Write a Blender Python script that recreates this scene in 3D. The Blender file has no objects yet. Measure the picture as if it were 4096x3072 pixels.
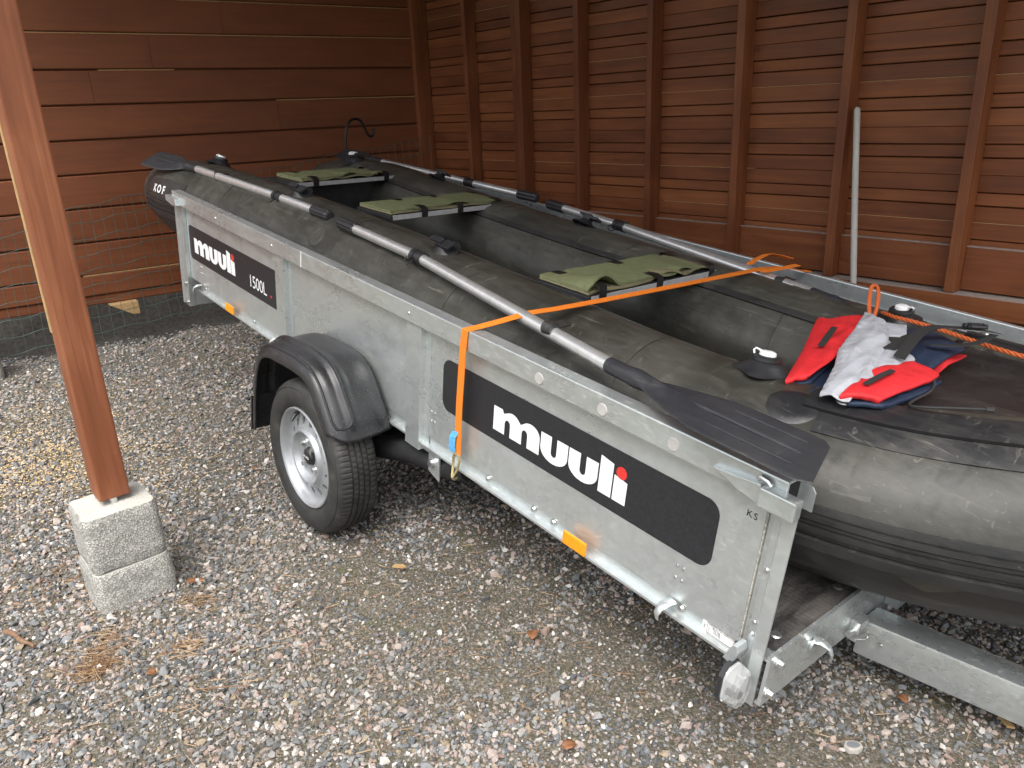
import bpy, bmesh, math, random
import numpy as np
from mathutils import Matrix, Vector, noise as mnoise
R = math.radians
PI = math.pi
random.seed(7)
rng = np.random.default_rng(11)
sc = bpy.context.scene
col = sc.collection

# ------------------------------------------------------------------ camera
F_PX = 3077.72 / 4096.0
yaw, pitch, roll = 2.4374, -0.3423, -0.0424
cy, sy, cp, sp = math.cos(yaw), math.sin(yaw), math.cos(pitch), math.sin(pitch)
fwd = Vector((cy * cp, sy * cp, sp))
rgt = Vector((sy, -cy, 0))
upv = rgt.cross(fwd)
r2 = math.cos(roll) * rgt + math.sin(roll) * upv
u2 = -math.sin(roll) * rgt + math.cos(roll) * upv
cam_d = bpy.data.cameras.new('camera')
cam = bpy.data.objects.new('camera', cam_d)
col.objects.link(cam)
cam_d.sensor_width = 36.0
cam_d.lens = 36.0 * F_PX
cam_d.clip_start = 0.05
cam_d.clip_end = 500
mw = Matrix((r2, u2, -fwd)).transposed().to_4x4()
mw.translation = Vector((2.372, -1.039, 1.407))
cam.matrix_world = mw
sc.camera = cam
CAM = mw.translation.copy()

# ------------------------------------------------------------------ world, sun, exposure
SUN_EL, SUN_AZ = R(62), R(-55)          # azimuth of the sun seen from the origin, from +X
world = bpy.data.worlds.new('World')
sc.world = world
world.use_nodes = True
wn = world.node_tree
bg = wn.nodes['Background']
sky = wn.nodes.new('ShaderNodeTexSky')
sky.sky_type = 'NISHITA'
sky.sun_disc = False
sky.sun_elevation = SUN_EL
sky.sun_rotation = R(90) - SUN_AZ
sky.air_density = 1.0
sky.dust_density = 4.0
hs = wn.nodes.new('ShaderNodeHueSaturation')
hs.inputs['Saturation'].default_value = 0.22
wn.links.new(sky.outputs[0], hs.inputs['Color'])
wn.links.new(hs.outputs[0], bg.inputs[0])
bg.inputs[1].default_value = 0.15
sun_d = bpy.data.lights.new('sun', 'SUN')
sun_d.energy = 1.25
sun_d.angle = R(50)
sun_d.color = (1.0, 0.96, 0.9)
sun = bpy.data.objects.new('sun', sun_d)
col.objects.link(sun)
sdir = Vector((math.cos(SUN_EL) * math.cos(SUN_AZ), math.cos(SUN_EL) * math.sin(SUN_AZ), math.sin(SUN_EL)))
sun.rotation_euler = (-sdir).to_track_quat('-Z', 'Y').to_euler()
sun.location = sdir * 20
sc.view_settings.view_transform = 'Standard'
sc.view_settings.look = 'None'
sc.view_settings.gamma = 1.0
sc.view_settings.use_curve_mapping = False
sc.view_settings.exposure = 1.24

# ------------------------------------------------------------------ materials
def new_mat(name):
    m = bpy.data.materials.new(name)
    m.use_nodes = True
    nt = m.node_tree
    return m, nt, nt.nodes['Principled BSDF']
def node(nt, t, **kw):
    n = nt.nodes.new(t)
    for k, v in kw.items():
        if k.startswith('i_'):
            n.inputs[int(k[2:])].default_value = v
        else:
            setattr(n, k, v)
    return n
def ramp(nt, stops, src=None, interp='LINEAR'):
    n = nt.nodes.new('ShaderNodeValToRGB')
    n.color_ramp.interpolation = interp
    els = n.color_ramp.elements
    while len(els) < len(stops):
        els.new(0.5)
    for e, (p, c) in zip(els, stops):
        e.position = p
        e.color = (c[0], c[1], c[2], 1) if not isinstance(c, (int, float)) else (c, c, c, 1)
    if src is not None:
        nt.links.new(src, n.inputs[0])
    return n
def mix(nt, fac, a, b, mode='MIX'):
    n = nt.nodes.new('ShaderNodeMix')
    n.data_type = 'RGBA'
    n.blend_type = mode
    for sock, v in ((n.inputs['Factor'], fac), (n.inputs['A'], a), (n.inputs['B'], b)):
        if hasattr(v, 'links'):
            nt.links.new(v, sock)
        elif isinstance(v, (int, float)):
            sock.default_value = v
        else:
            sock.default_value = (v[0], v[1], v[2], 1)
    return n.outputs['Result']
def noise_n(nt, vec, scale, detail=4, rough=0.55, dist=0.0):
    n = nt.nodes.new('ShaderNodeTexNoise')
    n.inputs['Scale'].default_value = scale
    n.inputs['Detail'].default_value = detail
    n.inputs['Roughness'].default_value = rough
    n.inputs['Distortion'].default_value = dist
    if vec is not None:
        nt.links.new(vec, n.inputs['Vector'])
    return n.outputs['Fac']
def mapping(nt, vec, scale=(1, 1, 1), rot=(0, 0, 0), loc=(0, 0, 0)):
    n = nt.nodes.new('ShaderNodeMapping')
    n.inputs['Scale'].default_value = scale
    n.inputs['Rotation'].default_value = rot
    n.inputs['Location'].default_value = loc
    nt.links.new(vec, n.inputs['Vector'])
    return n.outputs[0]
def bump(nt, h, strength, dist, bsdf):
    n = nt.nodes.new('ShaderNodeBump')
    n.inputs['Strength'].default_value = strength
    n.inputs['Distance'].default_value = dist
    nt.links.new(h, n.inputs['Height'])
    nt.links.new(n.outputs[0], bsdf.inputs['Normal'])
    return n
def objco(nt):
    return nt.nodes.new('ShaderNodeTexCoord').outputs['Object']
def math_n(nt, op, a, b):
    n = nt.nodes.new('ShaderNodeMath')
    n.operation = op
    for s, v in ((n.inputs[0], a), (n.inputs[1], b)):
        if hasattr(v, 'links'):
            nt.links.new(v, s)
        else:
            s.default_value = v
    return n.outputs[0]

def plain(name, c, rough=0.5, metal=0.0, var=0.15, scale=30, spec=0.5, bump_s=0.0):
    m, nt, b = new_mat(name)
    co = objco(nt)
    f = noise_n(nt, co, scale, 5)
    r = ramp(nt, [(0.3, [x * (1 - var) for x in c]), (0.7, [min(1, x * (1 + var)) for x in c])], f)
    nt.links.new(r.outputs[0], b.inputs['Base Color'])
    b.inputs['Roughness'].default_value = rough
    b.inputs['Metallic'].default_value = metal
    b.inputs['Specular IOR Level'].default_value = spec
    if bump_s:
        bump(nt, noise_n(nt, co, scale * 6, 3), bump_s, 0.002, b)
    return m

def wood(name, axis, dark, mid, light, rough=0.55, grain=1.0, spread=0.25, knots=0.5):
    m, nt, b = new_mat(name)
    oi = nt.nodes.new('ShaderNodeObjectInfo')
    co = objco(nt)
    off = nt.nodes.new('ShaderNodeVectorMath'); off.operation = 'SCALE'
    cmb = nt.nodes.new('ShaderNodeCombineXYZ')
    for i in range(3):
        nt.links.new(oi.outputs['Random'], cmb.inputs[i])
    nt.links.new(cmb.outputs[0], off.inputs[0]); off.inputs['Scale'].default_value = 37.0
    add = nt.nodes.new('ShaderNodeVectorMath'); add.operation = 'ADD'
    nt.links.new(co, add.inputs[0]); nt.links.new(off.outputs[0], add.inputs[1])
    s = [22.0, 22.0, 22.0]; s[axis] = 0.9
    v = mapping(nt, add.outputs[0], s)
    g1 = noise_n(nt, v, 1.6 * grain, 6, 0.62, 0.6)
    s2 = [3.0, 3.0, 3.0]; s2[axis] = 1.3
    g2 = noise_n(nt, mapping(nt, add.outputs[0], s2), 1.7, 3, 0.5, 0.8)
    s3 = [110.0, 110.0, 110.0]; s3[axis] = 1.6
    g3 = noise_n(nt, mapping(nt, add.outputs[0], s3), 1.0, 3, 0.6)
    # knots
    s4 = [9.0, 9.0, 9.0]; s4[axis] = 4.5
    vo = nt.nodes.new('ShaderNodeTexVoronoi'); vo.inputs['Scale'].default_value = 0.55
    nt.links.new(mapping(nt, add.outputs[0], s4), vo.inputs['Vector'])
    kn = ramp(nt, [(0.0, 1.0), (0.035, 0.7), (0.075, 0.0)], vo.outputs['Distance'])
    t = math_n(nt, 'ADD', math_n(nt, 'MULTIPLY', g1, 0.45), math_n(nt, 'MULTIPLY', g2, 0.40))
    t = math_n(nt, 'ADD', t, math_n(nt, 'MULTIPLY', g3, 0.15))
    rn = math_n(nt, 'MULTIPLY', math_n(nt, 'SUBTRACT', oi.outputs['Random'], 0.5), spread)
    t = math_n(nt, 'ADD', t, rn)
    r = ramp(nt, [(0.30, dark), (0.5, mid), (0.72, light)], t)
    c = mix(nt, math_n(nt, 'MULTIPLY', kn.outputs[0], knots), r.outputs[0], [x * 0.35 for x in dark])
    nt.links.new(c, b.inputs['Base Color'])
    rr = ramp(nt, [(0.3, rough - 0.12), (0.7, rough + 0.12)], g1)
    nt.links.new(rr.outputs[0], b.inputs['Roughness'])
    b.inputs['Specular IOR Level'].default_value = 0.4
    bump(nt, t, 0.35, 0.002, b)
    return m

STAIN = ((0.095, 0.028, 0.010), (0.180, 0.056, 0.019), (0.275, 0.094, 0.031))
M = {}
M['wood_x'] = wood('stained_wood_x', 0, *STAIN, spread=0.20)
M['wood_y'] = wood('stained_wood_y', 1, (0.108, 0.032, 0.011), (0.158, 0.047, 0.016), (0.208, 0.066, 0.022), spread=0.14, knots=0.3)
M['wood_z'] = wood('stained_wood_z', 2, (0.085, 0.025, 0.009), (0.155, 0.047, 0.016), (0.26, 0.09, 0.032), spread=0.1, grain=1.4)
M['wood_post'] = wood('stained_post', 2, (0.125, 0.038, 0.0145), (0.215, 0.070, 0.029), (0.36, 0.145, 0.066), grain=1.3, spread=0.03, knots=0.35)
M['backing'] = plain('dark_gap_wood', (0.075, 0.025, 0.011), 0.8)
M['pale_wood'] = plain('bare_pale_wood', (0.42, 0.27, 0.12), 0.7, var=0.2, scale=60)
M['raw_edge'] = plain('rusty_sheet_edge', (0.50, 0.47, 0.42), 0.7, var=0.5, scale=150)
M['dusty_wood'] = plain('dusty_ledge', (0.34, 0.28, 0.25), 0.85, var=0.2, scale=40)
M['grey_wood'] = wood('weathered_grey_wood', 2, (0.30, 0.28, 0.25), (0.42, 0.40, 0.36), (0.54, 0.52, 0.48), rough=0.8, grain=3)
M['roof_wood'] = plain('roof_boards', (0.10, 0.035, 0.015), 0.7)

def galv(name, base=(0.605, 0.64, 0.64), metal=0.72, rough=0.33, fleck=1.0):
    m, nt, b = new_mat(name)
    co = objco(nt)
    vo = nt.nodes.new('ShaderNodeTexVoronoi'); vo.inputs['Scale'].default_value = 55
    nt.links.new(co, vo.inputs['Vector'])
    n1 = noise_n(nt, co, 2.6, 5, 0.6, 0.4)
    n2 = noise_n(nt, mapping(nt, co, (1, 1, 4)), 14, 5, 0.65)
    tot = math_n(nt, 'ADD', math_n(nt, 'MULTIPLY', n1, 0.55), math_n(nt, 'MULTIPLY', n2, 0.30))
    spn = nt.nodes.new('ShaderNodeSeparateColor'); nt.links.new(vo.outputs['Color'], spn.inputs[0])
    tot = math_n(nt, 'ADD', tot, math_n(nt, 'MULTIPLY', spn.outputs[0], 0.12))
    r = ramp(nt, [(0.30, [x * 0.90 for x in base]), (0.5, base), (0.70, [min(1, x * 1.08) for x in base])], tot)
    # pale scratch flecks running diagonally
    v = mapping(nt, co, (30, 30, 150), (0, R(28), 0))
    f1 = ramp(nt, [(0.60, 0.0), (0.74, 1.0)], noise_n(nt, v, 2.0, 1, 0.4))
    fl = math_n(nt, 'MULTIPLY', f1.outputs[0], 0.24 * fleck)
    c = mix(nt, fl, r.outputs[0], (0.80, 0.77, 0.66))
    # drip stains
    v3 = mapping(nt, co, (22, 22, 1.6))
    dr = ramp(nt, [(0.64, 0.0), (0.82, 0.22)], noise_n(nt, v3, 1.0, 4, 0.6))
    c = mix(nt, dr.outputs[0], c, (0.50, 0.505, 0.48))
    nt.links.new(c, b.inputs['Base Color'])
    mt = math_n(nt, 'SUBTRACT', metal, math_n(nt, 'MULTIPLY', fl, 0.8))
    nt.links.new(mt, b.inputs['Metallic'])
    rr = ramp(nt, [(0.3, rough - 0.1), (0.7, rough + 0.14)], tot)
    nt.links.new(rr.outputs[0], b.inputs['Roughness'])
    return m
M['galv'] = galv('galvanised_sheet')
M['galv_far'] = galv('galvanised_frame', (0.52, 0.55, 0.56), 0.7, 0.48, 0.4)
M['bolt'] = plain('zinc_bolt', (0.62, 0.63, 0.62), 0.3, 0.9, scale=80)
M['gold_zinc'] = plain('yellow_zinc_hook', (0.62, 0.52, 0.28), 0.35, 0.85)
M['alu'] = plain('aluminium_tube', (0.78, 0.78, 0.77), 0.32, 0.75, var=0.08, scale=40)
M['white_alu'] = plain('brushed_aluminium_edge', (0.70, 0.71, 0.72), 0.38, 0.6, var=0.1)
M['print_black'] = plain('black_print', (0.020, 0.021, 0.024), 0.38, 0.0, var=0.25, scale=120)
M['print_white'] = plain('white_print', (0.80, 0.80, 0.80), 0.45, var=0.03)
M['print_red'] = plain('red_print', (0.62, 0.035, 0.03), 0.45, var=0.05)
M['paper'] = plain('sticker_paper', (0.72, 0.70, 0.68), 0.5, var=0.05)
M['plug'] = plain('grey_plastic_plug', (0.42, 0.40, 0.385), 0.5, var=0.1)
M['ink'] = plain('black_ink', (0.02, 0.02, 0.025), 0.6, var=0.1)
M['black_plastic'] = plain('black_plastic', (0.022, 0.022, 0.024), 0.42, var=0.3, scale=25, bump_s=0.05)
M['dark_steel'] = plain('dark_axle_steel', (0.03, 0.03, 0.032), 0.5, 0.3)
M['amber'] = plain('amber_reflector', (0.85, 0.30, 0.015), 0.25, var=0.12, scale=200)
def lens_mat():
    m, nt, b = new_mat('clear_lamp_lens')
    b.inputs['Base Color'].default_value = (0.78, 0.79, 0.78, 1)
    b.inputs['Transmission Weight'].default_value = 0.75
    b.inputs['Roughness'].default_value = 0.18
    w = nt.nodes.new('ShaderNodeTexWave'); w.inputs['Scale'].default_value = 110; w.bands_direction = 'Z'
    nt.links.new(objco(nt), w.inputs['Vector']); bump(nt, w.outputs['Fac'], 0.15, 0.001, b)
    return m
M['clear_lens'] = lens_mat()
M['silver_paint'] = plain('silver_wheel_paint', (0.36, 0.375, 0.39), 0.32, 0.45, var=0.08)
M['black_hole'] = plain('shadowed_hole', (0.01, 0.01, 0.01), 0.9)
def rubber_mat():
    m, nt, b = new_mat('tyre_rubber')
    co = objco(nt)
    f = noise_n(nt, co, 14, 5, 0.6)
    r = ramp(nt, [(0.35, (0.018, 0.018, 0.018)), (0.6, (0.034, 0.033, 0.031)), (0.78, (0.085, 0.072, 0.058))], f)
    nt.links.new(r.outputs[0], b.inputs['Base Color'])
    b.inputs['Roughness'].default_value = 0.62
    bump(nt, noise_n(nt, co, 160, 2), 0.08, 0.002, b)
    return m
M['rubber'] = rubber_mat()
def fender_mat():
    m, nt, b = new_mat('black_fender_plastic')
    co = objco(nt)
    f = noise_n(nt, co, 9, 4)
    d = ramp(nt, [(0.66, 0.0), (0.72, 1.0)], noise_n(nt, co, 170, 2, 0.5))
    sx = nt.nodes.new('ShaderNodeSeparateXYZ'); nt.links.new(co, sx.inputs[0])
    c0 = ramp(nt, [(0.35, (0.017, 0.017, 0.019)), (0.7, (0.032, 0.032, 0.034))], f)
    c = mix(nt, math_n(nt, 'MULTIPLY', d.outputs[0], 0.45), c0.outputs[0], (0.26, 0.24, 0.2))
    nt.links.new(c, b.inputs['Base Color'])
    rr = ramp(nt, [(0.3, 0.24), (0.7, 0.42)], f)
    nt.links.new(rr.outputs[0], b.inputs['Roughness'])
    return m
M['fender'] = fender_mat()
def pvc(name, base, dust, amount=0.5, rough=0.42, weave=0.15):
    m, nt, b = new_mat(name)
    co = objco(nt)
    n1 = noise_n(nt, co, 3.0, 6, 0.65, 0.8)
    n2 = noise_n(nt, mapping(nt, co, (2, 9, 9), (0.3, 0.2, 0.5)), 5, 6, 0.7, 0.5)
    v = mapping(nt, co, (3, 30, 30), (0.5, 0.3, 0.8))
    sc1 = ramp(nt, [(0.64, 0.0), (0.73, 1.0)], noise_n(nt, v, 2.4, 3, 0.55, 1.0))
    sc2 = ramp(nt, [(0.655, 0.0), (0.72, 1.0)], noise_n(nt, mapping(nt, co, (34, 4, 20), (0.1, 0.8, 0.4)), 2.2, 3, 0.55, 0.8))
    spk = ramp(nt, [(0.71, 0.0), (0.76, 1.0)], noise_n(nt, co, 130, 2, 0.5))
    dm = ramp(nt, [(0.42, 0.0), (0.75, 1.0)], math_n(nt, 'ADD', math_n(nt, 'MULTIPLY', n1, 0.6), math_n(nt, 'MULTIPLY', n2, 0.4)))
    t = math_n(nt, 'MULTIPLY', dm.outputs[0], 0.55 * amount)
    t = math_n(nt, 'ADD', t, math_n(nt, 'MULTIPLY', math_n(nt, 'MAXIMUM', sc1.outputs[0], sc2.outputs[0]), 0.42 * amount))
    t = math_n(nt, 'ADD', t, math_n(nt, 'MULTIPLY', spk.outputs[0], 0.3 * amount))
    ge = nt.nodes.new('ShaderNodeNewGeometry'); sxn = nt.nodes.new('ShaderNodeSeparateXYZ'); nt.links.new(ge.outputs['Normal'], sxn.inputs[0])
    up_ = ramp(nt, [(0.35, 0.35), (0.75, 1.0)], math_n(nt, 'ADD', math_n(nt, 'MULTIPLY', sxn.outputs['Z'], 0.5), 0.5))  # less dust off upward faces, which also paints the inner walls' shade
    t = math_n(nt, 'MULTIPLY', math_n(nt, 'MINIMUM', t, 1.0), up_.outputs[0])
    c = mix(nt, t, base, dust)
    nt.links.new(c, b.inputs['Base Color'])
    rr = math_n(nt, 'ADD', math_n(nt, 'MULTIPLY', t, 0.3), rough)
    nt.links.new(rr, b.inputs['Roughness'])
    b.inputs['Specular IOR Level'].default_value = 0.55
    w = nt.nodes.new('ShaderNodeTexWave'); w.inputs['Scale'].default_value = 260; w.wave_type = 'BANDS'; w.bands_direction = 'DIAGONAL'
    nt.links.new(co, w.inputs['Vector'])
    fold = noise_n(nt, mapping(nt, co, (7, 2.2, 2.2), (0.2, 0.5, 0.3)), 1.6, 2, 0.4, 0.6)
    h = math_n(nt, 'ADD', math_n(nt, 'MULTIPLY', n1, 1.6), math_n(nt, 'MULTIPLY', w.outputs['Fac'], weave))
    h = math_n(nt, 'ADD', h, math_n(nt, 'MULTIPLY', fold, 3.0))
    bump(nt, h, 0.35, 0.006, b)
    return m
M['hull'] = pvc('olive_pvc', (0.036, 0.0355, 0.029), (0.235, 0.225, 0.195), 0.72, 0.33)
M['hull_black'] = pvc('black_pvc', (0.017, 0.017, 0.018), (0.15, 0.14, 0.12), 0.6, 0.36)
M['hem_dusty'] = pvc('dusty_black_pvc', (0.020, 0.020, 0.021), (0.17, 0.16, 0.14), 1.0, 0.4)
M['rubber_strip'] = pvc('black_rubber_strip', (0.018, 0.018, 0.020), (0.2, 0.19, 0.16), 0.55, 0.32, 0.05)
M['blade'] = pvc('blue_black_paddle_plastic', (0.022, 0.023, 0.028), (0.15, 0.145, 0.13), 0.35, 0.40, 0.0)
def felt(name, c):
    m, nt, b = new_mat(name)
    co = objco(nt)
    f = noise_n(nt, co, 45, 6, 0.7)
    f2 = noise_n(nt, co, 600, 2, 0.6)
    r = ramp(nt, [(0.3, [x * 0.72 for x in c]), (0.7, [x * 1.25 for x in c])], math_n(nt, 'ADD', math_n(nt, 'MULTIPLY', f, 0.6), math_n(nt, 'MULTIPLY', f2, 0.4)))
    nt.links.new(r.outputs[0], b.inputs['Base Color'])
    b.inputs['Roughness'].default_value = 0.95
    b.inputs['Specular IOR Level'].default_value = 0.1
    bump(nt, f2, 0.5, 0.003, b)
    return m
M['felt'] = felt('green_felt', (0.175, 0.190, 0.098))
M['felt_edge'] = felt('tan_foam_edge', (0.22, 0.20, 0.12))
M['tape'] = plain('black_tape', (0.014, 0.014, 0.015), 0.35)
def cloth_m(name, c, rough=0.6, sheen=0.2):
    m, nt, b = new_mat(name)
    co = objco(nt)
    f = noise_n(nt, co, 18, 5, 0.6)
    r = ramp(nt, [(0.3, [x * 0.86 for x in c]), (0.7, [min(1, x * 1.12) for x in c])], f)
    nt.links.new(r.outputs[0], b.inputs['Base Color'])
    b.inputs['Roughness'].default_value = rough
    b.inputs['Specular IOR Level'].default_value = 0.3
    h = math_n(nt, 'ADD', noise_n(nt, mapping(nt, co, (1, 1, 1)), 38, 3, 0.5, 0.6), math_n(nt, 'MULTIPLY', noise_n(nt, co, 700, 1), 0.15))
    bump(nt, h, 0.55, 0.006, b)
    return m
M['red_cloth'] = cloth_m('red_nylon', (0.60, 0.025, 0.03))
M['navy_cloth'] = cloth_m('navy_nylon', (0.020, 0.032, 0.062), 0.5)
M['silver_cloth'] = cloth_m('silver_nylon', (0.42, 0.43, 0.465), 0.42)
def webbing(name, c):
    m, nt, b = new_mat(name)
    co = objco(nt)
    w = nt.nodes.new('ShaderNodeTexWave'); w.inputs['Scale'].default_value = 130; w.bands_direction = 'DIAGONAL'
    nt.links.new(co, w.inputs['Vector'])
    r = ramp(nt, [(0.0, [x * 0.75 for x in c]), (1.0, c)], w.outputs['Fac'])
    nt.links.new(r.outputs[0], b.inputs['Base Color'])
    b.inputs['Roughness'].default_value = 0.7
    bump(nt, w.outputs['Fac'], 0.4, 0.001, b)
    return m
M['orange_web'] = webbing('orange_webbing', (0.92, 0.23, 0.015))
M['black_web'] = webbing('black_webbing', (0.028, 0.028, 0.028))
M['orange_rope'] = webbing('orange_rope', (0.62, 0.13, 0.03))
M['blue_label'] = plain('blue_label', (0.10, 0.36, 0.66), 0.5, var=0.3, scale=140)
M['wire'] = plain('green_coated_wire', (0.048, 0.085, 0.072), 0.45)
M['black_iron'] = plain('black_iron', (0.012, 0.012, 0.012), 0.4, 0.3)
def deck_mat():
    m, nt, b = new_mat('phenolic_plywood')
    co = objco(nt)
    vo = nt.nodes.new('ShaderNodeTexVoronoi'); vo.inputs['Scale'].default_value = 70; vo.inputs['Randomness'].default_value = 0.1
    nt.links.new(co, vo.inputs['Vector'])
    d = ramp(nt, [(0.4, 0.0), (0.75, 1.0)], noise_n(nt, mapping(nt, co, (3, 1, 1)), 7, 6, 0.7, 0.5))
    c = mix(nt, math_n(nt, 'MULTIPLY', d.outputs[0], 0.75), (0.026, 0.024, 0.024), (0.21, 0.19, 0.17))
    nt.links.new(c, b.inputs['Base Color'])
    b.inputs['Roughness'].default_value = 0.55
    bump(nt, vo.outputs['Distance'], 0.5, 0.003, b)
    return m
M['deck'] = deck_mat()
def concrete_mat():
    m, nt, b = new_mat('lightweight_aggregate_concrete')
    co = objco(nt)
    wn_ = mix(nt, 0.02, co, co)
    vo = nt.nodes.new('ShaderNodeTexVoronoi'); vo.feature = 'DISTANCE_TO_EDGE'; vo.inputs['Scale'].default_value = 125
    nt.links.new(co, vo.inputs['Vector'])
    vc = nt.nodes.new('ShaderNodeTexVoronoi'); vc.inputs['Scale'].default_value = 95
    nt.links.new(co, vc.inputs['Vector'])
    n1 = noise_n(nt, co, 7, 5, 0.6)
    n2 = noise_n(nt, co, 26, 4, 0.6)
    cell = ramp(nt, [(0.0, (0.41, 0.395, 0.35)), (1.0, (0.54, 0.525, 0.48))], n1)
    pit = ramp(nt, [(0.0, 1.0), (0.12, 0.9), (0.20, 0.0)], vo.outputs['Distance'])
    sel = ramp(nt, [(0.34, 0.25), (0.56, 1.0)], noise_n(nt, co, 70, 3, 0.6))
    # the trowelled top has few open pores
    ge = nt.nodes.new('ShaderNodeNewGeometry'); sx = nt.nodes.new('ShaderNodeSeparateXYZ')
    nt.links.new(ge.outputs['Normal'], sx.inputs[0])
    topm = ramp(nt, [(0.5, 1.0), (0.9, 0.18)], sx.outputs['Z'])
    fac = math_n(nt, 'MULTIPLY', math_n(nt, 'MULTIPLY', pit.outputs[0], sel.outputs[0]), topm.outputs[0])
    c = mix(nt, math_n(nt, 'MULTIPLY', fac, 0.62), cell.outputs[0], (0.12, 0.12, 0.12))
    nt.links.new(c, b.inputs['Base Color'])
    b.inputs['Roughness'].default_value = 0.92
    h = math_n(nt, 'SUBTRACT', math_n(nt, 'MULTIPLY', n2, 0.4), fac)
    bump(nt, h, 0.9, 0.004, b)
    return m
M['concrete'] = concrete_mat()
def ground_mat():
    m, nt, b = new_mat('gritty_ground')
    co = objco(nt)
    n1 = noise_n(nt, co, 1.3, 5, 0.6)
    vo = nt.nodes.new('ShaderNodeTexVoronoi'); vo.inputs['Scale'].default_value = 190
    nt.links.new(co, vo.inputs['Vector'])
    sp_ = nt.nodes.new('ShaderNodeSeparateColor'); nt.links.new(vo.outputs['Color'], sp_.inputs[0])
    grit = ramp(nt, [(0.0, (0.05, 0.046, 0.038)), (0.35, (0.105, 0.096, 0.075)), (0.6, (0.165, 0.147, 0.115)), (0.8, (0.23, 0.185, 0.15)), (1.0, (0.34, 0.31, 0.275))], sp_.outputs[0])
    dirt = ramp(nt, [(0.3, (0.078, 0.071, 0.052)), (0.7, (0.145, 0.130, 0.095))], n1)
    c = mix(nt, 0.55, dirt.outputs[0], grit.outputs[0])
    moss = ramp(nt, [(0.60, 0.0), (0.72, 0.45)], noise_n(nt, co, 4.5, 5, 0.65))
    c = mix(nt, moss.outputs[0], c, (0.085, 0.10, 0.03))
    nt.links.new(c, b.inputs['Base Color'])
    b.inputs['Roughness'].default_value = 0.95
    b.inputs['Specular IOR Level'].default_value = 0.2
    h = math_n(nt, 'ADD', math_n(nt, 'MULTIPLY', vo.outputs['Distance'], -0.35), noise_n(nt, co, 110, 5, 0.7))
    bump(nt, h, 0.8, 0.008, b)
    return m
M['ground'] = ground_mat()
def stone_mat():
    m, nt, b = new_mat('crushed_granite')
    ge = nt.nodes.new('ShaderNodeNewGeometry')
    co = objco(nt)
    r = ramp(nt, [(0.0, (0.095, 0.10, 0.105)), (0.14, (0.145, 0.15, 0.155)), (0.30, (0.20, 0.205, 0.21)), (0.46, (0.265, 0.262, 0.252)),
                  (0.60, (0.345, 0.285, 0.255)), (0.72, (0.39, 0.335, 0.295)), (0.80, (0.275, 0.20, 0.172)), (0.86, (0.29, 0.235, 0.165)),
                  (0.91, (0.46, 0.43, 0.395)), (0.965, (0.58, 0.555, 0.52))], ge.outputs['Random Per Island'], 'CONSTANT')
    n1 = noise_n(nt, co, 260, 3, 0.7)
    n2 = noise_n(nt, co, 700, 2, 0.6)
    sp_ = ramp(nt, [(0.36, 0.70), (0.5, 0.98), (0.66, 1.25)], math_n(nt, 'ADD', math_n(nt, 'MULTIPLY', n1, 0.6), math_n(nt, 'MULTIPLY', n2, 0.4)))
    c = mix(nt, 1.0, r.outputs[0], sp_.outputs[0], 'MULTIPLY')
    # settled grit and damp toned patches
    d = ramp(nt, [(0.46, 0.0), (0.68, 0.32)], noise_n(nt, co, 1.6, 4, 0.6))
    c = mix(nt, d.outputs[0], c, (0.15, 0.13, 0.10))
    nt.links.new(c, b.inputs['Base Color'])
    b.inputs['Roughness'].default_value = 0.85
    b.inputs['Specular IOR Level'].default_value = 0.3
    return m
M['stone'] = stone_mat()
def island_mat(name, stops, rough=0.8):
    m, nt, b = new_mat(name)
    ge = nt.nodes.new('ShaderNodeNewGeometry')
    r = ramp(nt, stops, ge.outputs['Random Per Island'])
    nt.links.new(r.outputs[0], b.inputs['Base Color'])
    b.inputs['Roughness'].default_value = rough
    return m
M['needle'] = island_mat('dry_pine_needle', [(0.0, (0.11, 0.055, 0.03)), (0.5, (0.26, 0.155, 0.08)), (1.0, (0.44, 0.31, 0.18))])
M['sawdust'] = island_mat('pale_sawdust', [(0.0, (0.50, 0.34, 0.15)), (1.0, (0.68, 0.50, 0.26))])
M['soil'] = plain('dark_soil_shade', (0.036, 0.029, 0.022), 0.95, var=0.6, scale=35, bump_s=0.8)
M['leaf'] = plain('dry_brown_leaf', (0.20, 0.085, 0.035), 0.7, var=0.4, scale=60)
M['bark'] = plain('brown_twig', (0.19, 0.11, 0.065), 0.9, var=0.4, scale=90)
M['pale_stone'] = plain('pale_flat_stone', (0.36, 0.335, 0.30), 0.85, var=0.12, scale=90)
M['dark_stone'] = plain('dark_stone_inlay', (0.15, 0.155, 0.165), 0.85, var=0.2, scale=200)
M['lawn'] = plain('distant_lawn', (0.075, 0.11, 0.03), 0.95, var=0.35, scale=3)

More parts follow.
